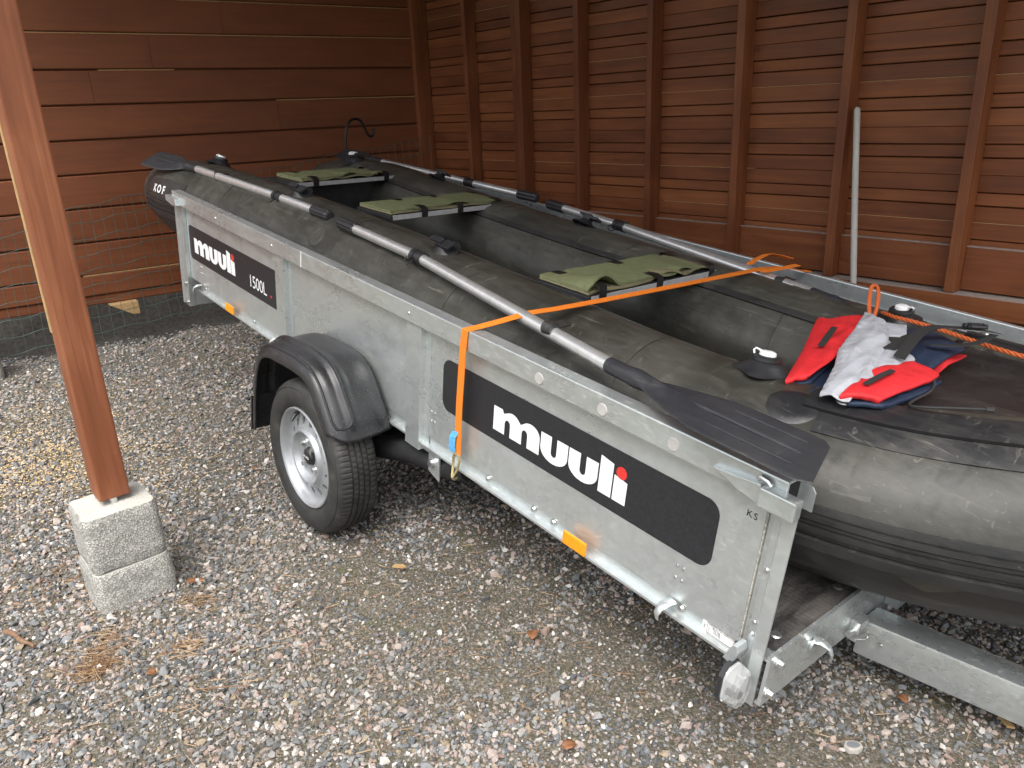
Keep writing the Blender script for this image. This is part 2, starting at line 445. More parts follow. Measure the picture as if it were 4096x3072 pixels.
# ------------------------------------------------------------------ mesh helpers
class MB:
    def __init__(self):
        self.v = []; self.f = []; self.mi = []; self.cur = 0
    def add(self, vs, fs):
        o = len(self.v)
        self.v += [tuple(p) for p in vs]
        for f in fs:
            self.f.append(tuple(i + o for i in f)); self.mi.append(self.cur)
        return self
    def box(self, x0, x1, y0, y1, z0, z1):
        vs = [(x, y, z) for x in (x0, x1) for y in (y0, y1) for z in (z0, z1)]
        return self.add(vs, [(0, 1, 3, 2), (4, 6, 7, 5), (0, 4, 5, 1), (2, 3, 7, 6), (0, 2, 6, 4), (1, 5, 7, 3)])
    def prism(self, prof, axis, a, b):
        """prof: list of 2-D points in the two other axes (in x,y,z order)"""
        n = len(prof)
        def mk(p, t):
            q = list(p); q.insert(axis, t); return tuple(q)
        vs = [mk(p, a) for p in prof] + [mk(p, b) for p in prof]
        fs = [(i, (i + 1) % n, n + (i + 1) % n, n + i) for i in range(n)]
        fs += [tuple(range(n - 1, -1, -1)), tuple(range(n, 2 * n))]
        return self.add(vs, fs)
    def tube(self, pts, r, n=8, caps=True, flat=1.0):
        pts = [Vector(p) for p in pts]
        rs = r if isinstance(r, (list, tuple)) else [r] * len(pts)
        T = []
        for i in range(len(pts)):
            t = pts[min(i + 1, len(pts) - 1)] - pts[max(i - 1, 0)]
            T.append(t.normalized() if t.length > 1e-9 else Vector((0, 0, 1)))
        ref = Vector((0, 0, 1)) if abs(T[0].z) < 0.9 else Vector((1, 0, 0))
        u = (ref - T[0] * ref.dot(T[0])).normalized()
        vs = []; fs = []
        for i, p in enumerate(pts):
            u = (u - T[i] * u.dot(T[i]))
            u = u.normalized() if u.length > 1e-9 else T[i].orthogonal().normalized()
            w = T[i].cross(u)
            for k in range(n):
                a = 2 * PI * k / n
                vs.append(p + (u * math.cos(a) * flat + w * math.sin(a)) * rs[i])
        for i in range(len(pts) - 1):
            for k in range(n):
                fs.append((i * n + k, i * n + (k + 1) % n, (i + 1) * n + (k + 1) % n, (i + 1) * n + k))
        if caps:
            fs.append(tuple(range(n - 1, -1, -1)))
            o = (len(pts) - 1) * n
            fs.append(tuple(o + k for k in range(n)))
        return self.add(vs, fs)
    def lathe_y(self, prof, c=(0, 0, 0), n=48, rmod=None, close=False):
        """prof: (radius, y). rotation about the y axis through c"""
        m = len(prof); vs = []; fs = []
        for k in range(n):
            a = 2 * PI * k / n
            for j, (r_, y_) in enumerate(prof):
                rr = r_ if rmod is None else rmod(k, j, r_)
                vs.append((c[0] + rr * math.cos(a), c[1] + y_, c[2] + rr * math.sin(a)))
        for k in range(n):
            k2 = (k + 1) % n
            for j in range(m - 1 + (1 if close else 0)):
                j2 = (j + 1) % m
                fs.append((k * m + j, k * m + j2, k2 * m + j2, k2 * m + j))
        return self.add(vs, fs)
    def lathe_z(self, prof, c=(0, 0, 0), n=24, cap=True):
        m = len(prof); vs = []; fs = []
        for k in range(n):
            a = 2 * PI * k / n
            for r_, z_ in prof:
                vs.append((c[0] + r_ * math.cos(a), c[1] + r_ * math.sin(a), c[2] + z_))
        for k in range(n):
            k2 = (k + 1) % n
            for j in range(m - 1):
                fs.append((k * m + j, k2 * m + j, k2 * m + j + 1, k * m + j + 1))
        if cap:
            fs.append(tuple(k * m + m - 1 for k in range(n)))
        return self.add(vs, fs)
    def grid(self, P):
        """P[i][j] points"""
        nu, nv = len(P), len(P[0])
        vs = [p for row in P for p in row]
        fs = [(i * nv + j, i * nv + j + 1, (i + 1) * nv + j + 1, (i + 1) * nv + j) for i in range(nu - 1) for j in range(nv - 1)]
        return self.add(vs, fs)
    def slab(self, P, th):
        """closed sheet of thickness th below grid P (offset along -z)"""
        nu, nv = len(P), len(P[0])
        Q = [[(p[0], p[1], p[2] - th) for p in row] for row in P]
        self.grid(P); self.grid([row[::-1] for row in Q])
        rim = [(i, 0) for i in range(nu)] + [(nu - 1, j) for j in range(1, nv)] + [(i, nv - 1) for i in range(nu - 2, -1, -1)] + [(0, j) for j in range(nv - 2, 0, -1)]
        vs = [P[i][j] for i, j in rim] + [Q[i][j] for i, j in rim]; n = len(rim)
        return self.add(vs, [(k, n + k, n + (k + 1) % n, (k + 1) % n) for k in range(n)])
    def disc(self, c, nrm, r, h=0.002, n=12, r2=None):
        nrm = Vector(nrm).normalized(); c = Vector(c)
        return self.tube([c, c + nrm * h], [r, r if r2 is None else r2], n)

def mesh_of(mb, name, mats, smooth=False, bevel=0.0, recalc=True):
    me = bpy.data.meshes.new(name)
    me.from_pydata([tuple(p) for p in mb.v], [], mb.f)
    if not isinstance(mats, (list, tuple)):
        mats = [mats]
    for m_ in mats:
        me.materials.append(m_)
    if len(mats) > 1:
        me.polygons.foreach_set('material_index', mb.mi)
    if bevel or recalc:
        bm = bmesh.new(); bm.from_mesh(me)
        if bevel:
            bmesh.ops.remove_doubles(bm, verts=bm.verts, dist=1e-6)
        if recalc:
            bmesh.ops.recalc_face_normals(bm, faces=bm.faces)
        if bevel:
            ed = [e for e in bm.edges if len(e.link_faces) == 2 and e.calc_face_angle(0) > R(25)]
            bmesh.ops.bevel(bm, geom=ed, offset=bevel, segments=2, profile=0.6, affect='EDGES', clamp_overlap=True)
        bm.to_mesh(me); bm.free()
    if smooth:
        me.polygons.foreach_set('use_smooth', [True] * len(me.polygons))
        if smooth != 'all':
            try:
                me.set_sharp_from_angle(angle=R(smooth if not isinstance(smooth, bool) else 40))
            except Exception:
                pass
    me.update()
    return me

IDENT = Matrix.Identity(4)
# trailer frame: origin at the near wheel's hub plane, x to the drawbar, y away, z up
tyaw, tpit, trol = -0.0181, 0.1098, -0.0477
tf = Vector((math.cos(tyaw) * math.cos(tpit), math.sin(tyaw) * math.cos(tpit), -math.sin(tpit)))
tl = Vector((-math.sin(tyaw), math.cos(tyaw), 0))
tu = tf.cross(tl)
tl2 = math.cos(trol) * tl + math.sin(trol) * tu
tu2 = math.cos(trol) * tu - math.sin(trol) * tl
TM = Matrix((tf, tl2, tu2)).transposed().to_4x4()
TM.translation = Vector((0, 0, 0.28))
wa = 0.1014
WA = Matrix.Rotation(-wa, 4, 'Z')           # back wall frame

BASE = {}
def tag(o, label=None, cat=None, group=None, kind=None):
    if label: o['label'] = label
    if cat: o['category'] = cat
    if group: o['group'] = group
    if kind: o['kind'] = kind
    return o
def thing(name, label, cat, base=(0, 0, 0), frame=IDENT, group=None):
    o = bpy.data.objects.new(name, None)
    o.empty_display_size = 0.1
    col.objects.link(o)
    o.matrix_world = frame @ Matrix.Translation(base)
    BASE[o.name] = Vector(base)
    return tag(o, label, cat, group)
def part(name, mb, mat, parent, smooth=False, bevel=0.0, label=None, kind=None, mesh=None):
    me = mesh if mesh is not None else mesh_of(mb, name, mat, smooth, bevel)
    o = bpy.data.objects.new(name, me)
    col.objects.link(o)
    o.parent = parent
    if parent.name in BASE:
        o.location = -BASE[parent.name]
    return tag(o, label, kind=kind)
def solo(name, label, cat, mb, mat, frame=IDENT, smooth=False, bevel=0.0, group=None, kind=None):
    vs = np.array(mb.v)
    b = Vector(((vs[:, 0].min() + vs[:, 0].max()) / 2, (vs[:, 1].min() + vs[:, 1].max()) / 2, vs[:, 2].min()))
    mb.v = [tuple(Vector(p) - b) for p in mb.v]
    o = bpy.data.objects.new(name, mesh_of(mb, name, mat, smooth, bevel))
    col.objects.link(o)
    o.matrix_world = frame @ Matrix.Translation(b)
    return tag(o, label, cat, group, kind)
def solidify(o, th, off=-1.0):
    md = o.modifiers.new('thickness', 'SOLIDIFY'); md.thickness = th; md.offset = off
def subsurf(o, lv=1):
    md = o.modifiers.new('smooth', 'SUBSURF'); md.levels = lv; md.render_levels = lv
def catmull(keys, n):
    """keys: list of tuples; n samples per span; uniform"""
    K = [np.array(k, float) for k in keys]
    out = []
    for i in range(len(K) - 1):
        p0, p1, p2, p3 = K[max(i - 1, 0)], K[i], K[i + 1], K[min(i + 2, len(K) - 1)]
        if i == 0: p0 = 2 * p1 - p2
        if i == len(K) - 2: p3 = 2 * p2 - p1
        for k in range(n):
            t = k / n
            out.append(0.5 * (2 * p1 + (p2 - p0) * t + (2 * p0 - 5 * p1 + 4 * p2 - p3) * t * t + (3 * p1 - p0 - 3 * p2 + p3) * t ** 3))
    out.append(K[-1])
    return out
def resample(pts, n):
    P = np.array(pts, float)
    d = np.r_[0, np.cumsum(np.linalg.norm(np.diff(P, axis=0), axis=1))]
    t = np.linspace(0, d[-1], n)
    return np.stack([np.interp(t, d, P[:, k]) for k in range(P.shape[1])], 1)
def text_geo(s, size, fn, th=0.0, bold=0.0, spacing=1.0):
    """lettering as mesh: fn maps (u, v) to 3-D"""
    cu = bpy.data.curves.new('lettering', 'FONT')
    cu.body = s; cu.size = size; cu.offset = bold; cu.space_character = spacing; cu.resolution_u = 3
    ob = bpy.data.objects.new('lettering', cu)
    col.objects.link(ob)
    dg = bpy.context.evaluated_depsgraph_get(); dg.update()
    me = ob.evaluated_get(dg).to_mesh()
    vs = [fn(v.co.x, v.co.y) for v in me.vertices]
    fs = [tuple(p.vertices) for p in me.polygons]
    ob.evaluated_get(dg).to_mesh_clear()
    bpy.data.objects.remove(ob); bpy.data.curves.remove(cu)
    return vs, fs

# ================================================================== SETTING
# ------------------------------------------------------------------ ground
def vnoise(x, y, seed=0):
    xi = np.floor(x).astype(int); yi = np.floor(y).astype(int)
    fx = x - xi; fy = y - yi
    fx = fx * fx * (3 - 2 * fx); fy = fy * fy * (3 - 2 * fy)
    def h(a, b):
        n = (a * 374761393 + b * 668265263 + seed * 974634) & 0x7fffffff
        n = ((n ^ (n >> 13)) * 1274126177) & 0x7fffffff
        return ((n ^ (n >> 16)) & 0xffff) / 65535.0
    return (h(xi, yi) * (1 - fx) + h(xi + 1, yi) * fx) * (1 - fy) + (h(xi, yi + 1) * (1 - fx) + h(xi + 1, yi + 1) * fx) * fy
def gz(x, y):
    x = np.asarray(x, float); y = np.asarray(y, float)
    return 0.022 * (vnoise(x * 1.1, y * 1.1, 3) - 0.5) + 0.014 * (vnoise(x * 4, y * 4, 5) - 0.5) - 0.006
mb = MB()
gx = np.concatenate([[-40, -20, -10, -7], np.arange(-5, 4.01, 0.08), [5, 8, 15, 40]])
gy = np.concatenate([[-40, -20, -10, -6, -3], np.arange(-2, 3.01, 0.08), [4, 6, 10, 20, 40]])
GX, GY = np.meshgrid(gx, gy, indexing='ij')
GZ = gz(GX, GY)
mb.grid([[(GX[i, j], GY[i, j], GZ[i, j]) for j in range(len(gy))] for i in range(len(gx))])
o = bpy.data.objects.new('ground', mesh_of(mb, 'ground', M['ground'], 'all'))
col.objects.link(o); tag(o, kind='structure')
# lawn beyond the yard, behind the camera (it greens the reflections on the zinc sheet)
mb = MB(); mb.grid([[(x, y, 0.05) for y in (-30, -20, -10, -4.2)] for x in (-30, -15, 0, 15, 30)])
o = bpy.data.objects.new('lawn', mesh_of(mb, 'lawn', M['lawn'])); col.objects.link(o); tag(o, kind='structure')

# ------------------------------------------------------------------ gravel (crushed granite, nobody could count it)
def hull_stone(seed):
    bm = bmesh.new()
    rr = random.Random(seed)
    for _ in range(11):
        v = Vector((rr.gauss(0, 1), rr.gauss(0, 1), rr.gauss(0, 1))).normalized()
        v = Vector((v.x * rr.uniform(0.85, 1.15), v.y * rr.uniform(0.6, 0.95), v.z * rr.uniform(0.45, 0.75)))
        bm.verts.new(v)
    bmesh.ops.convex_hull(bm, input=bm.verts)
    bm.verts.ensure_lookup_table()
    loose = [v for v in bm.verts if not v.link_faces]
    bmesh.ops.delete(bm, geom=loose, context='VERTS')
    bmesh.ops.triangulate(bm, faces=bm.faces)
    bm.verts.index_update()
    V = np.array([v.co[:] for v in bm.verts]); Fc = np.array([[v.index for v in f.verts] for f in bm.faces])
    bm.free()
    return V, Fc
PROT = [hull_stone(100 + i) for i in range(14)]
def in_view(x, y, marg=0.17):
    """keeps stones the camera (or one a step aside) could see"""
    d = np.stack([x - CAM.x, y - CAM.y, np.full_like(x, -CAM.z)], 1)
    w = d @ np.array(fwd); u = d @ np.array(r2) / w; v = d @ np.array(u2) / w
    hx = 0.5 / F_PX
    return (w > 0.1) & (np.abs(u) < hx + marg) & (np.abs(v) < hx * 0.75 + marg)
def scatter(n, x0, x1, y0, y1, dens_fn, smin, smax, sig):
    x = rng.uniform(x0, x1, n); y = rng.uniform(y0, y1, n)
    k = in_view(x, y) & (rng.random(n) < dens_fn(x, y))
    x, y = x[k], y[k]
    s = np.clip(np.exp(rng.normal(np.log(math.sqrt(smin * smax)), sig, len(x))), smin, smax)
    return x, y, s
def stony(x, y):
    """share of the ground that stones cover: driven-over dirt beside the trailer, loose stones elsewhere"""
    m = 0.5 * vnoise(x * 2.3, y * 2.3, 11) + 0.5 * vnoise(x * 6.0, y * 6.0, 12)
    # wheel track of trodden dirt running beside and under the trailer
    tr = np.exp(-((y - (0.10 + 0.1 * np.sin(x * 1.5))) / 0.34) ** 2) * np.clip((x + 0.1) / 0.6, 0, 1)
    d = np.clip((m - 0.28) * 2.4, 0.0, 1.0)
    return np.clip(0.62 + 0.5 * d - (0.55 + 0.45 * (1 - d)) * tr, 0.10, 1.0)
XS, YS, SS = [], [], []
dist = lambda x, y: np.hypot(x - CAM.x, y - CAM.y)
for (n, smin, smax, sig, fn) in (
        (340000, 0.0026, 0.0070, 0.35, lambda x, y: np.clip(1.3 - dist(x, y) / 3.2, 0.0, 1) * (0.62 + 0.38 * stony(x, y))),
        (290000, 0.0046, 0.0125, 0.33, lambda x, y: np.clip(1.25 - dist(x, y) / 6.0, 0.12, 1) * stony(x, y)),
        (11000, 0.010, 0.020, 0.25, lambda x, y: stony(x, y) ** 1.5)):
    a, b_, c_ = scatter(n, -5.2, 3.2, -1.8, 2.8, fn, smin, smax, sig)
    XS.append(a); YS.append(b_); SS.append(c_)
XS, YS, SS = map(np.concatenate, (XS, YS, SS))
# nothing inside the concrete footing or under the tyre
keep = ~((XS > -0.20) & (XS < 0.01) & (YS > -0.72) & (YS < -0.48)) & ~((np.abs(XS) < 0.07) & (YS > 0.0) & (YS < 0.16))
XS, YS, SS = XS[keep], YS[keep], SS[keep]
N = len(XS)
print('stones', N)
def rand_rot(n, tilt):
    a = rng.uniform(0, 2 * PI, n); t = rng.normal(0, tilt, n); p = rng.normal(0, tilt, n)
    ca, sa, ct, st, cp_, sp_ = np.cos(a), np.sin(a), np.cos(t), np.sin(t), np.cos(p), np.sin(p)
    Rz = np.zeros((n, 3, 3)); Rz[:, 0, 0] = ca; Rz[:, 0, 1] = -sa; Rz[:, 1, 0] = sa; Rz[:, 1, 1] = ca; Rz[:, 2, 2] = 1
    Rx = np.zeros((n, 3, 3)); Rx[:, 0, 0] = 1; Rx[:, 1, 1] = ct; Rx[:, 1, 2] = -st; Rx[:, 2, 1] = st; Rx[:, 2, 2] = ct
    Ry = np.zeros((n, 3, 3)); Ry[:, 1, 1] = 1; Ry[:, 0, 0] = cp_; Ry[:, 0, 2] = sp_; Ry[:, 2, 0] = -sp_; Ry[:, 2, 2] = cp_
    return Rz @ Rx @ Ry
AV, AF = [], []
off = 0
pid = rng.integers(0, len(PROT), N)
for k in range(len(PROT)):
    sel = np.where(pid == k)[0]
    V, Fc = PROT[k]
    Rm = rand_rot(len(sel), 0.35)
    P = np.einsum('nij,vj->nvi', Rm, V) * SS[sel][:, None, None]
    z = gz(XS[sel], YS[sel]) + SS[sel] * (0.12 + 0.45 * rng.random(len(sel)) ** 1.5)
    P += np.stack([XS[sel], YS[sel], z], 1)[:, None, :]
    AV.append(P.reshape(-1, 3))
    nv = len(V)
    idx = off + (np.arange(len(sel)) * nv)[:, None, None] + Fc[None]
    AF.append(idx.reshape(-1, 3))
    off += len(sel) * nv
def big_mesh(name, V, Fc, mat):
    me = bpy.data.meshes.new(name)
    me.vertices.add(len(V)); me.vertices.foreach_set('co', V.astype(np.float32).ravel())
    me.loops.add(Fc.size); me.loops.foreach_set('vertex_index', Fc.astype(np.int32).ravel())
    me.polygons.add(len(Fc)); me.polygons.foreach_set('loop_start', np.arange(0, Fc.size, Fc.shape[1], dtype=np.int32))
    me.update(calc_edges=True); me.materials.append(mat)
    me.polygons.foreach_set('use_smooth', [False] * len(Fc))
    return me
me = big_mesh('gravel', np.concatenate(AV), np.concatenate(AF), M['stone'])
print('gravel tris', len(me.polygons))
o = bpy.data.objects.new('gravel', me); col.objects.link(o); tag(o, kind='stuff')

# loose dry pine needles
def slivers(name, cx, cy, cnt, spread, ln, w, mat, hz=0.012, aim=None):
    x = rng.normal(cx, spread, cnt); y = rng.normal(cy, spread, cnt)
    a = rng.uniform(0, 2 * PI, cnt) if aim is None else rng.normal(aim, 0.7, cnt)
    L = ln * rng.uniform(0.6, 1.3, cnt); z = gz(x, y) + rng.uniform(0.4, 1.0, cnt) * hz
    dx, dy = np.cos(a), np.sin(a); tl_ = rng.normal(0, 0.12, cnt)
    px, py = -dy * w / 2, dx * w / 2
    A = np.stack([x - dx * L / 2, y - dy * L / 2, z - tl_ * L / 2], 1); B = np.stack([x + dx * L / 2, y + dy * L / 2, z + tl_ * L / 2], 1)
    W = np.stack([px, py, np.zeros(cnt)], 1); U = np.stack([np.zeros(cnt), np.zeros(cnt), np.full(cnt, w * 0.8)], 1)
    V = np.stack([A - W, A + W, A + U, B - W, B + W, B + U], 1).reshape(-1, 3)
    f = np.array([[0, 1, 4], [0, 4, 3], [1, 2, 5], [1, 5, 4], [2, 0, 3], [2, 3, 5]])
    F_ = (np.arange(cnt) * 6)[:, None, None] + f[None]
    return V, F_.reshape(-1, 3)
VV, FF = [], []; off = 0
for cx, cy_, cnt, spd in ((0.265, -0.795, 170, 0.028), (0.20, -0.77, 60, 0.05), (0.344, -0.581, 60, 0.025), (0.16, -0.74, 60, 0.04), (0.15, -0.475, 60, 0.03), (0.6, -0.59, 60, 0.2),
                        (-0.25, -0.75, 130, 0.10), (0.5, -0.55, 150, 0.35), (1.1, -0.1, 200, 0.4), (1.9, 0.5, 120, 0.35), (0.6, 0.2, 110, 0.35), (-0.8, -0.5, 120, 0.5), (-1.9, -0.2, 100, 0.6), (-0.12, -0.6, 40, 0.14)):
    V, F_ = slivers('n', cx, cy_, cnt, spd, 0.042, 0.0016, None, 0.016)
    VV.append(V); FF.append(F_ + off); off += len(V)
o = bpy.data.objects.new('pine_needles', big_mesh('pine_needles', np.concatenate(VV), np.concatenate(FF), M['needle'])); col.objects.link(o); tag(o, kind='stuff')
VV, FF = [], []; off = 0
for cx, cy_, cnt, spd in ((-1.38, -0.60, 900, 0.16), (-1.75, -0.55, 700, 0.24), (-1.1, -0.45, 450, 0.22), (-2.2, -0.45, 350, 0.30), (-0.85, -0.35, 250, 0.22)):
    V, F_ = slivers('s', cx, cy_, cnt, spd, 0.0075, 0.0035, None, 0.013)
    VV.append(V); FF.append(F_ + off); off += len(V)
o = bpy.data.objects.new('sawdust', big_mesh('sawdust', np.concatenate(VV), np.concatenate(FF), M['sawdust'])); col.objects.link(o); tag(o, kind='stuff')

# dark soil bank, added to stand in for the shaded open gap under the wall
mb = MB()
sx_ = np.linspace(-3.02, -5.2, 40); sy_ = np.linspace(-1.2, 5.0, 70)
def soil_z(x, y):
    f = min(1, max(0, (-3.28 - x) / 0.75)); g = min(1, max(0, (y + 0.55) / 0.35))
    p = Vector((x * 5, y * 5, 0))
    return -0.014 + g * (0.26 * f ** 1.3) + (0.03 * mnoise.noise(p * 0.9) + 0.03 * mnoise.noise(p * 2.7)) * (0.35 + f)
mb.grid([[(x + 0.1016 * y, y, soil_z(x, y)) for y in sy_] for x in sx_])
o = bpy.data.objects.new('soil', mesh_of(mb, 'soil', M['soil'], 'all')); col.objects.link(o); tag(o, kind='structure')

# ------------------------------------------------------------------ back wall (wide smooth planks)
CA = -3.2
def plank_prof(z0, z1, face, depth, ch=0.006, sgn=1):
    """(across, z) profile, front face at `face`, body going to face - sgn*depth, chamfered front edges"""
    b_ = face - sgn * depth
    return [(b_, z0), (face - sgn * ch, z0), (face, z0 + ch), (face, z1 - ch), (face - sgn * ch, z1), (b_, z1)]
wallA = thing('plank_wall', 'reddish brown carport wall of wide smooth planks behind the stern of the boat', 'wall', (CA - 0.03, 0.1, 0.33), WA)
rows = [0.334, 0.359, 0.496, 0.705, 0.919, 1.127, 1.333, 1.538, 1.741, 1.951, 2.155, 2.36, 2.56]
mb = MB(); mb.box(CA - 0.045, CA - 0.0225, -2.6, 2.40, 0.345, 2.55); part('backing', mb, M['backing'], wallA)
joints = {6: [1.20, -1.3], 5: [-1.6, 1.9], 7: [0.042], 8: [0.42, -1.1], 4: [-1.2, 0.6], 3: [-1.5], 9: [-1.4, 0.9], 10: [0.2], 11: [1.2, -1.2], 2: [-1.7], 1: [-1.55]}
for i in range(1, len(rows) - 1):
    cuts = [-2.6] + sorted(j for j in joints.get(i, [])) + [2.40]
    for a, b_ in zip(cuts[:-1], cuts[1:]):
        mb = MB()
        off = random.uniform(-0.0015, 0.0015)
        pr = plank_prof(rows[i] + 0.0045, rows[i + 1] - 0.0045, CA + off, 0.022)
        mb.prism(pr, 1, a + 0.0008, b_ - 0.0008)
        part('plank', mb, M['wood_y'], wallA)
mb = MB(); mb.prism(plank_prof(0.300, 0.357, CA - 0.012, 0.04), 1, -2.6, 2.40); part('bottom_board', mb, M['wood_y'], wallA)
for zz, a, b_ in ((0.4965, -0.235, 1.25), (1.951, -0.3, 2.38), (1.741, 0.1, 0.55), (2.155, -0.4, 2.38), (1.5375, 1.2, 2.38)):
    mb = MB(); mb.box(CA - 0.022, CA - 0.006 if zz < 0.6 else CA - 0.010, a, b_, zz - 0.0042, zz + 0.0012 if zz > 0.6 else zz + 0.004)
    part('bare_tongue', mb, M['pale_wood'], wallA, label='unstained pale tongue showing in a plank joint')

# ------------------------------------------------------------------ side wall (studs, narrow boards, ledge)
YB = 2.75
wallB = thing('stud_wall', 'dark stained carport side wall with vertical studs in front of narrow horizontal boards', 'wall', (0.0, YB, 0.3))
XL, XR = -3.08, 2.9
mb = MB(); mb.box(XL, XR, YB + 0.030, YB + 0.05, 0.32, 2.55); part('backing', mb, M['backing'], wallB)
z = 0.302
def b_prof(z0, z1, face, depth=0.022, ch=0.003):
    return [(face + depth, z0), (face + depth, z1), (face + ch, z1), (face, z1 - ch), (face, z0 + ch), (face + ch, z0)]
P0 = 0.929 - 0.2025 * 3
k = 0
while True:
    zs_ = P0 + 0.2025 * k
    if zs_ > 2.5: break
    cuts = [XL, random.choice((-1.24, 0.5, -0.07)) , XR]
    mb = MB(); mb.prism(b_prof(zs_ + 0.0000, zs_ + 0.0525, YB + 0.0045), 0, XL, XR); part('narrow_board', mb, M['wood_x'], wallB)
    for z0, z1 in ((zs_ + 0.0575, zs_ + 0.1285), (zs_ + 0.1300, zs_ + 0.1975)):
        a = XL
        for c in (cuts[1], XR):
            mb = MB(); mb.prism(b_prof(z0, z1, YB + random.uniform(-0.001, 0.001), 0.026, 0.0015), 0, a + 0.0006, c - 0.0006)
            part('board', mb, M['wood_x'], wallB); a = c
    if k in (2, 3, 5, 6, 8):
        a, b_ = ((-0.6, 1.62), (-2.4, 0.0), (-1.9, 2.3), (-1.25, -0.7), (-2.9, 2.9))[(2, 3, 5, 6, 8).index(k)]
        mb = MB(); mb.box(a, b_, YB - 0.0022, YB + 0.02, zs_ + 0.1282, zs_ + 0.1304)
        part('bare_tongue', mb, M['pale_wood'], wallB, label='unstained pale tongue showing in a board joint')
    k += 1
studs = [(-2.362, 0.040), (-1.838, 0.095), (-1.258, 0.042), (-0.679, 0.040), (-0.093, 0.046), (0.484, 0.046), (1.060, 0.046), (1.637, 0.046), (2.215, 0.046), (2.80, 0.046)]
for i, (x, w) in enumerate(studs):
    if w > 0.08:
        for a, b_ in ((x, x + 0.0465), (x + 0.048, x + 0.0945)):
            mb = MB(); mb.box(a, b_, YB - 0.098, YB - 0.002, 0.555, 2.5); part('stud', mb, M['wood_z'], wallB, bevel=0.003)
        x1 = x + 0.095
    else:
        mb = MB(); mb.box(x, x + w, YB - 0.098, YB - 0.002, 0.555, 2.5); part('stud', mb, M['wood_z'], wallB, bevel=0.003)
        x1 = x + w
    if i + 1 < len(studs):
        mb = MB(); mb.box(x1 + 0.001, studs[i + 1][0] - 0.001, YB - 0.034, YB - 0.002, 0.562, 0.752); part('blocking_board', mb, M['wood_x'], wallB, bevel=0.002)
        mb = MB(); mb.box(x1 + 0.001, studs[i + 1][0] - 0.001, YB - 0.033, YB - 0.003, 0.7525, 0.7555); part('dusty_ledge', mb, M['dusty_wood'], wallB)
mb = MB(); mb.box(XL, XR, YB - 0.098, YB - 0.002, 0.46, 0.548); part('sill_beam', mb, M['wood_x'], wallB, bevel=0.003)
mb = MB(); mb.box(XL, XR, YB - 0.097, YB - 0.003, 0.5485, 0.5515); part('dusty_ledge', mb, M['dusty_wood'], wallB)
mb = MB(); mb.box(XL, XR, YB - 0.05, YB - 0.02, 0.30, 0.458); part('bottom_board', mb, M['wood_x'], wallB, bevel=0.002)

mb = MB(); mb.box(-2.985, -2.912, YB - 0.135, YB - 0.004, 0.30, 2.55)
solo('corner_post', 'stained square corner post where the plank wall meets the stud wall', 'post', mb, M['wood_z'], bevel=0.004)

# the carport roof overhead (out of frame, it shades the bay)
roof = thing('carport_roof', 'dark boarded carport roof above the trailer, out of frame', 'roof', (-0.2, 1.0, 2.52))
mb = MB(); mb.prism([(-0.66, 3.30), (3.2, 2.66), (3.2, 2.72), (-0.66, 3.36)], 0, -3.5, 2.7); part('roof_deck', mb, M['roof_wood'], roof)
mb = MB(); mb.box(-3.5, 2.7, -0.65, -0.55, 3.08, 3.275); part('front_beam', mb, M['roof_wood'], roof)

# ------------------------------------------------------------------ front post on its concrete footing
t = thing('carport_post', 'reddish brown square timber post standing on the concrete footing at the front', 'post', (-0.115, -0.60, 0.335))
mb = MB(); mb.box(-0.162, -0.068, -0.643, -0.552, 0.323, 3.075); part('timber', mb, M['wood_post'], t, bevel=0.006)
mb = MB(); mb.box(-0.1615, -0.137, -0.6455, -0.6432, 0.85, 3.07); part('pale_batten', mb, M['pale_wood'], t, label='narrow unpainted batten along the back of the post')
mb = MB(); mb.lathe_z([(0.012, 0.0), (0.012, 0.035)], (-0.085, -0.60, 0.305), 10); part('steel_pin', mb, M['bolt'], t, smooth=True)
t = thing('concrete_footing', 'pale porous concrete block with a chipped seam carrying the front timber post', 'footing', (-0.09, -0.605, 0.0))
def block(x0, x1, y0, y1, z0, z1, r, tap=0.0, seed=1, rough=0.004):
    mb = MB(); n = 10; rings = []
    zz = np.linspace(z0, z1, n)
    for i, zv in enumerate(zz):
        tt = (zv - z0) / (z1 - z0)
        e = tap * tt + (0.006 if i in (0, n - 1) else 0.0)
        ring = []
        for cx_, cy_, a0 in ((x1 - r, y1 - r, 0), (x0 + r, y1 - r, 90), (x0 + r, y0 + r, 180), (x1 - r, y0 + r, 270)):
            for s in range(5):
                a = R(a0 + s * 22.5)
                ring.append(Vector((cx_ + (r - e) * math.cos(a), cy_ + (r - e) * math.sin(a), zv)))
        dense = []
        for a, b_ in zip(ring, ring[1:] + ring[:1]):
            m_ = max(1, int((b_ - a).length / 0.02))
            for s in range(m_):
                dense.append(a.lerp(b_, s / m_))
        dense = [p + Vector(mnoise.noise_vector(p * 26 + Vector((seed, 0, 0)))) * rough for p in dense]
        rings.append(dense)
    m = len(rings[0])
    vs = [p for rg in rings for p in rg]
    fs = [(i * m + k_, i * m + (k_ + 1) % m, (i + 1) * m + (k_ + 1) % m, (i + 1) * m + k_) for i in range(n - 1) for k_ in range(m)]
    fs.append(tuple((n - 1) * m + k_ for k_ in range(m)))
    return mb.add(vs, fs)
part('upper_block', block(-0.198, 0.006, -0.718, -0.492, 0.124, 0.305, 0.030, 0.004, 2), M['concrete'], t, smooth=50)
part('lower_block', block(-0.205, 0.018, -0.724, -0.486, -0.03, 0.121, 0.034, 0.004, 5), M['concrete'], t, smooth=50)
t2 = thing('concrete_footing', 'grey concrete footing under the left end of the plank wall, cut by the picture edge', 'footing', (-3.13, -0.62, 0.0))
part('block', block(-3.24, -3.02, -0.75, -0.49, -0.03, 0.30, 0.03, 0.0, 9), M['concrete'], t2, smooth=50)

